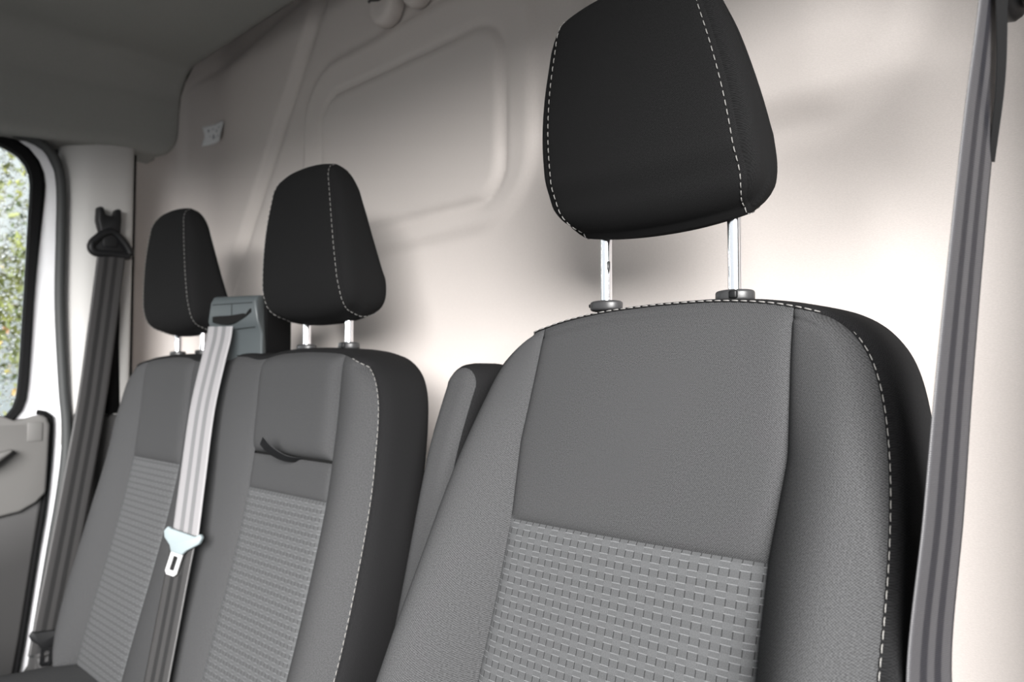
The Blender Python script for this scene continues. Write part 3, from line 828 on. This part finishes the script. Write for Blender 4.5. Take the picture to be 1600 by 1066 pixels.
# folded armrest on the inboard side
def armrest(parent):
    # the pad stands upright beside the backrest; profile in x, rounded top; front face grey, inner side black
    path = [(-0.722, 0.545, 0.50), (-0.718, 0.560, 0.60), (-0.710, 0.580, 0.71), (-0.697, 0.603, 0.85), (-0.686, 0.618, 0.92), (-0.682, 0.622, 0.938)]
    pts = spline(path, 26)
    wid = 0.0245
    n_ = 21
    top = 0.022
    rows = []
    # outline of the front face: up the left side, over the rounded top, down the right
    L = [(p[0] - wid, p[1], p[2]) for p in pts]; R_ = [(p[0] + wid, p[1], p[2]) for p in pts]
    cx, cy, cz = pts[-1]
    arc = [(cx - wid * math.cos(a), cy + 0.004 * math.sin(a), cz + top * math.sin(a)) for a in np.linspace(0, math.pi, 14)[1:-1]]
    outline = np.array(L + arc + R_[::-1])
    m_ = len(outline)
    # front face rows across
    k = m_ // 2
    s = np.linspace(0, 1, 9)
    F = np.zeros((k, 9, 3)); U = np.zeros((k, 9, 2))
    for i in range(k):
        a, b = outline[i], outline[m_ - 1 - i]
        for j, q in enumerate(s):
            F[i, j] = a * (1 - q) + b * q
            F[i, j, 1] -= 0.010 * (1 - (2 * q - 1) ** 4) * min(1, (k - i) / 6)
            U[i, j] = (F[i, j, 0], F[i, j, 2])
    arm = MB().grid(F, U).build('armrest', M['grey_fabric'], parent, label='upright folded armrest with grey front and black sides')
    # side band
    t = np.gradient(outline[:, [0, 2]], axis=0); t /= np.linalg.norm(t, axis=1)[:, None] + 1e-9
    nn = np.stack([t[:, 1], -t[:, 0]], 1)
    if ((outline[:, [0, 2]] - outline[:, [0, 2]].mean(0)) * nn).sum() < 0: nn = -nn
    pr = [(0, 0), (0.002, 0.002), (0.006, 0.004), (0.02, 0.006), (0.05, 0.006), (0.07, 0.004), (0.08, -0.002), (0.08, -0.03)]
    B = np.zeros((m_, len(pr), 3)); UB = np.zeros((m_, len(pr), 2))
    for j, (dy, o_) in enumerate(pr):
        B[:, j, 0] = outline[:, 0] + nn[:, 0] * o_; B[:, j, 1] = outline[:, 1] + dy; B[:, j, 2] = outline[:, 2] + nn[:, 1] * o_
        UB[:, j, 0] = np.arange(m_) * 0.01; UB[:, j, 1] = dy
    MB().grid(B, UB).build('side_border', M['border_fabric'], arm)
armrest(driver)

# ------------------------------------------------------------------ passenger bench
bench = thing('passenger_bench', 'grey two-place passenger bench with two black headrests against the bulkhead', 'seat')
BX = -1.267
b_prof_z = np.array([0.30, 0.40, 0.47, 0.54, 0.60, 0.70, 0.79, 0.88, 0.94, 0.975, 1.0])
b_prof_y = np.array([0.475, 0.493, 0.510, 0.529, 0.546, 0.572, 0.591, 0.602, 0.607, 0.610, 0.615])
qz = np.linspace(0.30, 1.0, 300); qy = np.interp(qz, b_prof_z, b_prof_y)
qy2 = np.convolve(np.pad(qy, 15, mode='edge'), np.ones(31) / 31, 'valid'); qy2[:16] = qy[:16]; qy2[-16:] = qy[-16:]
bh = [(0.0, 0.984), (0.06, 0.9825), (0.115, 0.977), (0.17, 0.9845), (0.24, 0.9865), (0.32, 0.9835), (0.362, 0.978), (0.392, 0.969), (0.418, 0.951), (0.434, 0.926), (0.443, 0.893), (0.4495, 0.84), (0.453, 0.77), (0.456, 0.68), (0.456, 0.60), (0.450, 0.53), (0.436, 0.475), (0.412, 0.435), (0.375, 0.405)]
bhc = spline(bh, 220)
bztop = lambda u: np.interp(np.abs(u), bhc[:, 0][:150], bhc[:, 1][:150])
i_corner = np.argmin(np.hypot(bhc[:, 0] - 0.405, bhc[:, 1] - 0.962))
b_hw = lambda z: np.interp(z, bhc[i_corner:, 1][::-1], bhc[i_corner:, 0][::-1])
S1, S2 = 0.130, 0.352
def Yb(x, z):
    u = np.abs(x - BX)
    B = np.interp(z, [0.40, 0.70, 0.85, 0.93, 0.975, 1.0], [0.034, 0.030, 0.022, 0.012, 0.004, 0.0])
    mid = np.clip(u / S1, 0, 1); m_ = (1 - mid ** 2.5)
    q = np.clip((u - S2) / np.maximum(b_hw(z) - S2, 0.03), 0, 1)
    o_ = np.sin(q * math.pi * 0.80)
    roll = 0.012 * np.clip(q - 0.6, 0, 1) ** 2 / 0.16
    k = np.clip((u - S1) / (S2 - S1), 0, 1); conc = 0.006 * np.sin(k * math.pi)
    return np.interp(z, qz, qy2) - B * o_ - 0.8 * B * m_ + roll + conc * 0 + 0.006 * np.clip((z - 0.955) / 0.03, 0, 1) ** 2
bcont = mirror_contour(bhc); bcont[:, 0] += BX
def seg_top(u0, u1): return np.array([(BX + u, float(bztop(u))) for u in np.linspace(u0, u1, 40)])
def vert(u, z0, z1): return line((BX + u, z0), (BX + u, z1), 40)
def quad_panel(name, mat, u0, u1, z0, z1=None, **kw):
    t = seg_top(u0, u1) if z1 is None else line((BX + u0, z1), (BX + u1, z1))
    return seat_panel(name, mat, bench, vert(u0, z0, t[0][1]), vert(u1, z0, t[-1][1]), line((BX + u0, z0), (BX + u1, z0)), t, Yb, **kw)
quad_panel('centre_bolster', M['grey_fabric'], -S1, S1, 0.40, puff=0.004, soft=0.006)
quad_panel('upper_panel', M['grey_fabric'], -S2, -S1, 0.790, puff=0.008, soft=0.009, label='plain upper panel of the window place')
quad_panel('patterned_panel', M['pattern'], -S2, -S1, 0.40, 0.790, puff=0.004, soft=0.006, label='grey patterned fabric on the window place')
quad_panel('upper_panel', M['grey_fabric'], S1, S2, 0.833, puff=0.014, soft=0.007, label='plain upper panel overhanging a pocket slot')
quad_panel('pocket_flap', M['grey_fabric'], S1, S2, 0.777, 0.829, puff=0.004, soft=0.004, label='narrow plain strip below the pocket slot')
quad_panel('patterned_panel', M['pattern'], S1, S2, 0.40, 0.777, puff=0.004, soft=0.006, label='grey patterned fabric on the middle place')
bi_o = bhc[i_corner:]; i_t = np.argmin(np.abs(bhc[:i_corner, 0] - S2))
o_r = np.c_[BX + bi_o[:, 0], bi_o[:, 1]][::-1]; t_r = np.c_[BX + bhc[i_t:i_corner + 1, 0], bhc[i_t:i_corner + 1, 1]]
i_r = line((BX + S2 - 0.0, 0.40), t_r[0], 60)
bmir = lambda a: np.c_[2 * BX - a[:, 0], a[:, 1]]
seat_panel('side_bolster', M['grey_fabric'], bench, i_r, o_r, line(i_r[0], o_r[0]), t_r, Yb, puff=0.004, soft=0.006)
seat_panel('side_bolster', M['grey_fabric'], bench, bmir(o_r), bmir(i_r), line(bmir(o_r)[0], bmir(i_r)[0]), bmir(t_r)[::-1], Yb, puff=0.004, soft=0.006)
border_strip('side_border', M['border_fabric'], bench, bcont, Yb, (0.60, 0.705), 0.013, 0.45, label='black side border of the bench backrest')
bn = np.gradient(bcont, axis=0); bn /= np.linalg.norm(bn, axis=1)[:, None]; bni = np.stack([-bn[:, 1], bn[:, 0]], 1)
if ((bcont - bcont.mean(0)) * bni).sum() > 0: bni = -bni
ib = int(len(bcont) * 0.69)
seam_stitch(bench, bcont[ib:] + bni[ib:] * -0.0005, Yb, bni, yoff=0.0005, dash=0.0060, gap=0.0028, r=0.0007)
groove_line(bench, bcont[:ib] - bni[:ib] * 0.001, Yb, 0.0012, 'seam_piping', 0.0015)
# black box painting the shade in the fold-down pocket's slot, and its pull strap
x0, x1 = BX + S1, BX + S2
MB().box(((x0 + x1) / 2, 0.607, 0.831), (x1 - x0 - 0.004, 0.020, 0.008), 0.001).build('slot_shade', M['black'], bench)
def strap_mesh(pts, wvec, th, mat, name, parent, uvscale=True, n_=40, **kw):
    """flat webbing: centre points + width vectors; thickness along the normal"""
    P = spline(pts, n_); W = spline(wvec, n_)
    d = np.r_[0, np.cumsum(np.linalg.norm(np.diff(P, axis=0), axis=1))]
    T = np.gradient(P, axis=0); T /= np.linalg.norm(T, axis=1)[:, None]
    Nn = np.cross(W, T); Nn /= np.linalg.norm(Nn, axis=1)[:, None]
    m_ = 12; s = np.linspace(-0.5, 0.5, m_ + 1)
    ringp = [(q, 0.5) for q in s] + [(q, -0.5) for q in s[::-1]]
    G = np.zeros((n_, len(ringp) + 1, 3)); U = np.zeros((n_, len(ringp) + 1, 2))
    for j, (a, b) in enumerate(ringp + [ringp[0]]):
        edge_ = 1 - abs(2 * a) ** 10 * 0.6
        G[:, j] = P + W * a + Nn * (b * th * edge_); U[:, j, 0] = a + 0.5; U[:, j, 1] = d
    mb = MB().grid(G, U)
    k = len(ringp)
    mb.add(G[0, :k], [tuple(range(k))]); mb.add(G[-1, :k], [tuple(range(k))])
    return mb.build(name, mat, parent, **kw)
strap_mesh([(-1.000, 0.606, 0.829), (-1.004, 0.588, 0.829), (-1.012, 0.572, 0.834), (-1.021, 0.557, 0.846), (-1.027, 0.549, 0.858)], [(0.012, -0.002, 0.006), (0.014, -0.003, 0.010), (0.015, -0.003, 0.013), (0.015, -0.003, 0.013), (0.0145, -0.003, 0.013)], 0.0020, M['dark_plastic'], 'pull_strap', bench, n_=24, label='short black pull strap poking out of the pocket slot')
hwb = [(0, 0.098), (0.06, 0.107), (0.18, 0.1095), (0.4, 0.1040), (0.65, 0.0945), (0.85, 0.083), (0.96, 0.075), (1.0, 0.070)]
headrest(bench, -1.018, 0.600, 1.038, 1.262, hwb, 0.088, 0.044, 0.058, 0.985, 0.65, -0.004, 'black headrest of the middle place beside the belt guide')
headrest(bench, -1.505, 0.600, 1.038, 1.270, hwb, 0.088, 0.044, 0.058, 0.985, 0.65, -0.004, 'black headrest of the window place below the sticker')
for x in (-1.018, -1.505):
    collar(bench, x - 0.058, 0.65, 0.9945, False); collar(bench, x + 0.058, 0.65, 0.9945, True)
cushion(bench, BX - 0.46, BX + 0.46, -0.02, 0.50, 0.405)
MB().box((BX, 0.25, 0.13), (0.84, 0.44, 0.20), 0.02).build('seat_base', M['dark_plastic'], bench)

# belt guide box standing on the bench between the headrests, turned towards the middle place
def belt_guide():
    R_ = Matrix.Rotation(math.radians(24), 4, 'Z'); org = Vector((-1.250, 0.640, 0.003))
    def W(p): return tuple(org + R_ @ Vector(p))
    # side profile (y, z): upright front that steps back below the outlet
    prof = [(-0.030, 0.972), (-0.030, 1.018), (-0.036, 1.030), (-0.040, 1.040), (-0.040, 1.072), (-0.034, 1.082), (-0.022, 1.084), (-0.016, 1.080), (-0.016, 0.972)]
    vs, fs = [], []
    hw_ = 0.0525
    for sx in (-1, 1):
        for (y, z) in prof:
            vs.append(W((sx * (hw_ - (0.006 if z > 1.07 else 0.0)), y, z)))
    k = len(prof)
    fs = [tuple(range(k)), tuple(range(k, 2 * k))[::-1]] + [(i, (i + 1) % k, k + (i + 1) % k, k + i) for i in range(k)]
    g = MB().add(vs, fs).build('belt_guide', M['guide_plastic'], bench, bevel=0.007, seg=3, label='grey plastic belt guide box with a curved belt outlet')
    body = [(-0.018, 0.972), (-0.018, 1.082), (0.0, 1.086), (0.045, 1.084), (0.056, 1.072), (0.056, 0.972)]
    kb = len(body)
    vs = [W((sx * 0.0505, y, z)) for sx in (-1, 1) for (y, z) in body]
    MB().add(vs, [tuple(range(kb)), tuple(range(kb, 2 * kb))[::-1]] + [(i, (i + 1) % kb, kb + (i + 1) % kb, kb + i) for i in range(kb)]).build('guide_body', M['black_rubber'], g, bevel=0.006, seg=3, label='black body behind the grey bezel')
    # curved black outlet
    top, bot = [], []
    for q in np.linspace(0, 1, 18):
        x = -0.040 + 0.078 * q
        zb = 1.038 - 0.006 * math.sin(q * math.pi) + 0.016 * q ** 2.5
        th = 0.012 * (math.sin(min(1, q * 1.0 + .12) * math.pi) ** 0.6 if q < .93 else 0.25) + 0.003
        bot.append((x, zb)); top.append((x, zb + th))
    poly = bot + top[::-1]
    m_ = len(poly)
    vs = [W((x, -0.0425, z)) for x, z in poly] + [W((x, -0.030, z)) for x, z in poly]
    fs = [tuple(range(m_)), tuple(range(m_, 2 * m_))[::-1]] + [(i, (i + 1) % m_, m_ + (i + 1) % m_, m_ + i) for i in range(m_)]
    MB().add(vs, fs).build('belt_outlet', M['black'], g, smooth=False)
    # fine seams of the cover
    for (a, b) in (((-0.042, 1.068), (0.040, 1.070)), ((-0.002, 1.069), (-0.002, 1.045)), ((0.004, 1.026), (0.043, 1.029)), ((-0.043, 1.024), (-0.030, 1.024))):
        yo = -0.0402 if a[1] > 1.038 else -0.0362
        MB().tube([W((a[0], yo, a[1])), W((b[0], yo, b[1]))], 0.0006, 5).build('cover_seam', M['black'], g)
belt_guide()

# ================================================================== SEAT BELTS
def tongue(parent, org, R_, s=1.0, plastic=None, metal='steel'):
    """belt tongue: wide black handle with a slot for the webbing and a steel blade with a window, in its own x/z plane"""
    def W(p): return tuple(Vector(org) + R_ @ (Vector(p) * s))
    out = [(-0.030, 0.004), (-0.026, 0.012), (-0.020, 0.010), (0.020, 0.010), (0.027, 0.016), (0.032, 0.012), (0.030, 0.002), (0.014, -0.012), (0.009, -0.020), (-0.009, -0.020), (-0.014, -0.012), (-0.026, -0.004)]
    k = len(out)
    vs = [W((x, -0.004, z)) for x, z in out] + [W((x, 0.004, z)) for x, z in out]
    fs = [tuple(range(k)), tuple(range(k, 2 * k))[::-1]] + [(i, (i + 1) % k, k + (i + 1) % k, k + i) for i in range(k)]
    h = MB().add(vs, fs).build('tongue', plastic, parent, bevel=0.002)
    # blade: frame with window
    o_ = [(-0.0095, -0.016), (0.0095, -0.016), (0.0095, -0.047), (0.006, -0.051), (-0.006, -0.051), (-0.0095, -0.047)]
    i_ = [(-0.0038, -0.024), (0.0038, -0.024), (0.0038, -0.042), (0.0030, -0.044), (-0.0030, -0.044), (-0.0038, -0.042)]
    vs = []
    for yy in (-0.0012, 0.0012):
        vs += [W((x, yy, z)) for x, z in o_] + [W((x, yy, z)) for x, z in i_]
    fs = []
    for i in range(6):
        j = (i + 1) % 6
        fs += [(i, j, 6 + j, 6 + i), (12 + i, 18 + i, 18 + j, 12 + j), (i, 12 + i, 12 + j, j), (6 + i, 6 + j, 18 + j, 18 + i)]
    MB().add(vs, fs).build('tongue_blade', M[metal], h, smooth=False, label='steel blade with a rectangular window')
    return h

# middle belt
mid = thing('seat_belt', 'light grey striped seat belt hanging from the guide box across the bench', 'seat belt')
ca, sa = math.cos(math.radians(30)), math.sin(math.radians(30))
mpts = [(-1.243, 0.587, 1.033), (-1.239, 0.582, 1.010), (-1.2355, 0.572, 0.975), (-1.2330, 0.554, 0.895), (-1.2130, 0.532, 0.79), (-1.1925, 0.513, 0.705)]
mw = [(0.047 * ca, 0.047 * sa, 0)] * len(mpts)
strap_mesh(mpts, mw, 0.0016, M['belt'], 'webbing', mid, n_=60)
mpts2 = [(-1.1925, 0.513, 0.705), (-1.193, 0.504, 0.66), (-1.190, 0.487, 0.573), (-1.176, 0.462, 0.47), (-1.168, 0.452, 0.425)]
strap_mesh(mpts2, [(0.043 * ca, 0.043 * sa, 0)] * 5, 0.0016, M['belt_dark'], 'webbing', mid, n_=40, label='lower run of the webbing, darkened in colour for its shade')  # darker webbing colour carries the shade below the tongue
Rm = Matrix.Rotation(math.radians(30), 3, 'Z') @ Matrix.Rotation(math.radians(14), 3, 'Y') @ Matrix.Rotation(math.radians(-8), 3, 'X')
tongue(mid, (-1.189, 0.506, 0.700), Rm, 1.08, M['pale_plastic'])

# left belt on the pillar
left = thing('seat_belt', 'dark grey seat belt hanging from a black bracket on the far pillar', 'seat belt')
lp = [(-1.822, 0.607, 1.222), (-1.822, 0.600, 1.15), (-1.820, 0.589, 1.045), (-1.814, 0.569, 0.878), (-1.785, 0.529, 0.667), (-1.758, 0.487, 0.455), (-1.750, 0.476, 0.40)]
lw = [(0.004, 0.058, 0.0)] * len(lp)
strap_mesh(lp, lw, 0.0016, M['belt_dark'], 'webbing', left, n_=80)
strap_mesh([(-1.838, 0.622, 1.222), (-1.840, 0.624, 1.10), (-1.844, 0.624, 0.95), (-1.848, 0.624, 0.855)], [(-0.012, 0.022, 0)] * 4, 0.0016, M['black_fabric'], 'webbing', left, label='black run of webbing going down into the pillar')
# bracket: forked cover above a wide belt loop
mb = MB().prism([(0.579, 1.326), (0.590, 1.326), (0.594, 1.309), (0.612, 1.308), (0.616, 1.326), (0.6265, 1.326), (0.628, 1.300), (0.626, 1.270), (0.620, 1.236), (0.590, 1.236), (0.584, 1.272), (0.578, 1.295)], 'x', -1.851, -1.824)
ring_b = mb.build('anchor_cover', M['dark_plastic'], left, bevel=0.004, label='forked black height adjuster on the pillar')
ringpts = cyc_spline([(0.566, 1.240), (0.575, 1.252), (0.590, 1.266), (0.607, 1.272), (0.622, 1.264), (0.637, 1.247), (0.647, 1.230), (0.643, 1.221), (0.607, 1.222), (0.578, 1.221), (0.567, 1.228)], 60)
MB().tube([(-1.826, y, z) for y, z in ringpts], 0.0085, 10, closed=True).build('belt_loop', M['dark_plastic'], left)
MB().prism([(0.572, 1.238), (0.590, 1.266), (0.622, 1.264), (0.642, 1.236), (0.640, 1.224), (0.572, 1.226)], 'x', -1.836, -1.826).build('loop_plate', M['dark_plastic'], left, bevel=0.003)
# tongue and anchor at the lower end
Rl = Matrix.Rotation(math.radians(82), 3, 'Z') @ Matrix.Rotation(math.radians(4), 3, 'Y')
tongue(left, (-1.744, 0.480, 0.432), Rl, 1.12, M['dark_plastic'], 'chrome')
MB().prism([(0.462, 0.392), (0.500, 0.392), (0.498, 0.340), (0.470, 0.340)], 'x', -1.765, -1.748).build('belt_anchor', M['grey_plastic'], left, bevel=0.006, label='grey plastic anchor cover at the lower end')

# driver's belt
drv = thing('seat_belt', 'wide grey striped seat belt hanging down the right side beside the driver seat', 'seat belt')
rp = []; rw = []
for (rl, rr, z) in ((-0.211, -0.186, 1.235), (-0.211, -0.186, 1.19), (-0.234, -0.200, 1.110), (-0.2535, -0.2143, 1.029), (-0.2735, -0.2268, 0.945), (-0.288, -0.241, 0.861), (-0.3125, -0.257, 0.75), (-0.292, -0.236, 0.68), (-0.215, -0.165, 0.45)):
    a = np.array((rl * 0.53, 0.53, z)); b = np.array((rr * 0.574, 0.574, z))
    rp.append((a + b) / 2); rw.append(b - a)
strap_mesh(rp, rw, 0.0016, M['belt_drv'], 'webbing', drv, n_=90)
strap_mesh([(-0.1045, 0.545, 1.235), (-0.1045, 0.547, 1.19), (-0.1085, 0.559, 1.14), (-0.1180, 0.574, 1.09)], [(0.004, 0.017, 0), (0.004, 0.016, 0), (0.003, 0.011, 0), (0.002, 0.006, 0)], 0.0016, M['black_fabric'], 'webbing', drv, label='black strip for the shadow in the fold at the top of the belt')  # black strip painting the shadow where the belt folds over
rl_ = cyc_spline([(0.515, 1.238), (0.53, 1.262), (0.56, 1.275), (0.60, 1.262), (0.622, 1.236), (0.618, 1.216), (0.57, 1.222), (0.52, 1.224)], 60)
MB().tube([(-0.112, y, z - 0.012) for y, z in rl_], 0.008, 10, closed=True).build('belt_loop', M['dark_plastic'], drv)
MB().prism([(0.560, 1.215), (0.615, 1.192), (0.64, 1.23), (0.62, 1.33), (0.57, 1.33)], 'x', -0.100, -0.070).build('anchor_cover', M['dark_plastic'], drv, bevel=0.006)
MB().tube([(-0.075, 0.60, 1.27), (0.035, 0.640, 1.27)], 0.009, 12).build('anchor_bolt', M['dark_plastic'], drv)

# ================================================================== SMALL THINGS ON THE BULKHEAD
# sticker
st = thing('label_sticker', 'small white printed paper sticker on the upper bulkhead near the ceiling', 'sticker')
sx0, sx1 = -1.900, -1.802
def sticker_xyz(u, v, lift=0.0):
    # u along x, v up; lower right corner curls off the panel; right end rounded
    x = sx0 + (sx1 - sx0) * u; z = 1.532 + 0.050 * v + 0.010 * u * 0
    h = float(relief(np.array([x]), np.array([z]))[0])
    curl = 0.010 * max(0, u - 0.55) ** 2 / 0.2 * (1.2 - v)
    ang = min(max((-1.84 - x) / 0.15, 0), 1); yb = WALL_Y - 0.15 * (1 - math.sqrt(1 - ang * ang))
    return (x, yb - h * 1.0 - 0.0015 - curl - lift, z)
uu = np.linspace(0, 1, 16); vv = np.linspace(0, 1, 8)
P = np.zeros((16, 8, 3))
for i, a in enumerate(uu):
    shrink = 1 - (0.22 * ((a - 0.8) / 0.2) ** 2 if a > 0.8 else 0)
    for j, b in enumerate(vv): P[i, j] = sticker_xyz(a - 0.08 * (1 - abs(2 * b - 1)) * -1 * (1 - a) , 0.5 + (b - 0.5) * shrink)
so = MB().grid(P).build('paper', M['sticker'], st)
md = so.modifiers.new('s', 'SOLIDIFY'); md.thickness = 0.0006; md.offset = 0
mb = MB()
for (u0, u1, v0, v1) in ((0.20, 0.25, 0.66, 0.80), (0.40, 0.46, 0.24, 0.46), (0.27, 0.30, 0.40, 0.46), (0.55, 0.60, 0.55, 0.65), (0.64, 0.72, 0.30, 0.36), (0.52, 0.58, 0.28, 0.32), (0.66, 0.82, 0.70, 0.73), (0.34, 0.46, 0.74, 0.77)):
    mb.add([sticker_xyz(u0, v0, .0008), sticker_xyz(u1, v0, .0008), sticker_xyz(u1, v1, .0008), sticker_xyz(u0, v1, .0008)], [(0, 1, 2, 3)])
mb.build('print', M['ink'], so, smooth=False)

# round coat hooks at the top edge of the picture
def coat_hook(x, z, r, label):
    t = thing('coat_hook', label, 'hook', 'coat hooks on the bulkhead')
    prof = [(0.0, r * 0.95), (0.008, r), (0.020, r * 0.98), (0.027, r * 0.86), (0.030, r * 0.6), (0.029, r * 0.3), (0.027, 0.0)]
    P = np.zeros((28, len(prof), 3))
    for i in range(28):
        a = 2 * math.pi * i / 28
        for j, (h, rr) in enumerate(prof): P[i, j] = (x + rr * math.cos(a), WALL_Y - 0.004 - h, z + rr * math.sin(a) * 1.08)
    MB().grid(P, close_u=True).build('knob', M['bulkhead'], t)
    MB().tube([(x - r * 0.9, WALL_Y - 0.030, z + 0.012), (x, WALL_Y - 0.035, z + 0.004), (x + r * 0.9, WALL_Y - 0.030, z + 0.012)], [0.003, 0.005, 0.003], 8).build('lip', M['grey_plastic'], t)
    return t
coat_hook(-1.135, 1.640, 0.040, 'round grey coat hook at the top of the bulkhead, the lower left one of two')
coat_hook(-1.045, 1.640, 0.034, 'round grey coat hook at the top of the bulkhead, the right hand one of two')

# ================================================================== OUTSIDE
MB().box((-8, 0, -0.62), (40, 40, 0.04)).build('ground', M['asphalt'], kind='structure', smooth=False)
def tree(name, x, y, h, rad, leafm, nleaf, label, seed):
    r = np.random.default_rng(seed)
    t = thing(name, label, 'tree', 'trees outside the side window')
    MB().tube([(x, y, -0.6), (x + 0.05, y + 0.03, 0.5), (x - 0.04, y, h * 0.7)], [0.09, 0.07, 0.03], 10).build('trunk', M['bark'], t)
    vs = []; fs = []
    cl = r.normal(size=(26, 3)); cl /= np.linalg.norm(cl, axis=1)[:, None]
    cl = cl * rad * (0.35 + 0.65 * r.random((26, 1)))
    for _ in range(nleaf):
        c = cl[r.integers(26)] + r.normal(size=3) * rad * 0.16
        c = c * np.array([1, 1, 1.35]) + np.array([x, y, h * 0.62])
        a = r.normal(size=3); a /= np.linalg.norm(a); b = np.cross(a, r.normal(size=3)); b /= np.linalg.norm(b)
        L = 0.075 * (0.6 + 0.8 * r.random()); w = L * 0.45; nn = np.cross(a, b)
        k = len(vs)
        vs += [c - a * L / 2, c + b * w / 2 + nn * w * .2, c + a * L / 2, c - b * w / 2 + nn * w * .2]
        fs += [(k, k + 1, k + 2, k + 3)]
    MB().add(vs, fs).build('foliage', leafm, t, smooth=False, kind='stuff')
tree('tree', -5.2, 1.55, 2.5, 0.95, M['leaf_a'], 4200, 'green leafy tree outside the wet window', 1)
tree('tree', -6.6, 0.75, 2.2, 0.80, M['leaf_b'], 1900, 'yellow and red autumn tree outside the wet window, behind the green one', 2)

# the driver's backrest cover sits a touch higher on the doorway side
for o in list(driver.children):
    if o.name.split('.')[0] in ('upper_panel', 'patterned_panel', 'side_bolster', 'side_border', 'stitching'):
        for v in o.data.vertices:
            v.co.z += 0.022 * (v.co.x - DX) * smoothstep(0.80, 0.98, v.co.z)
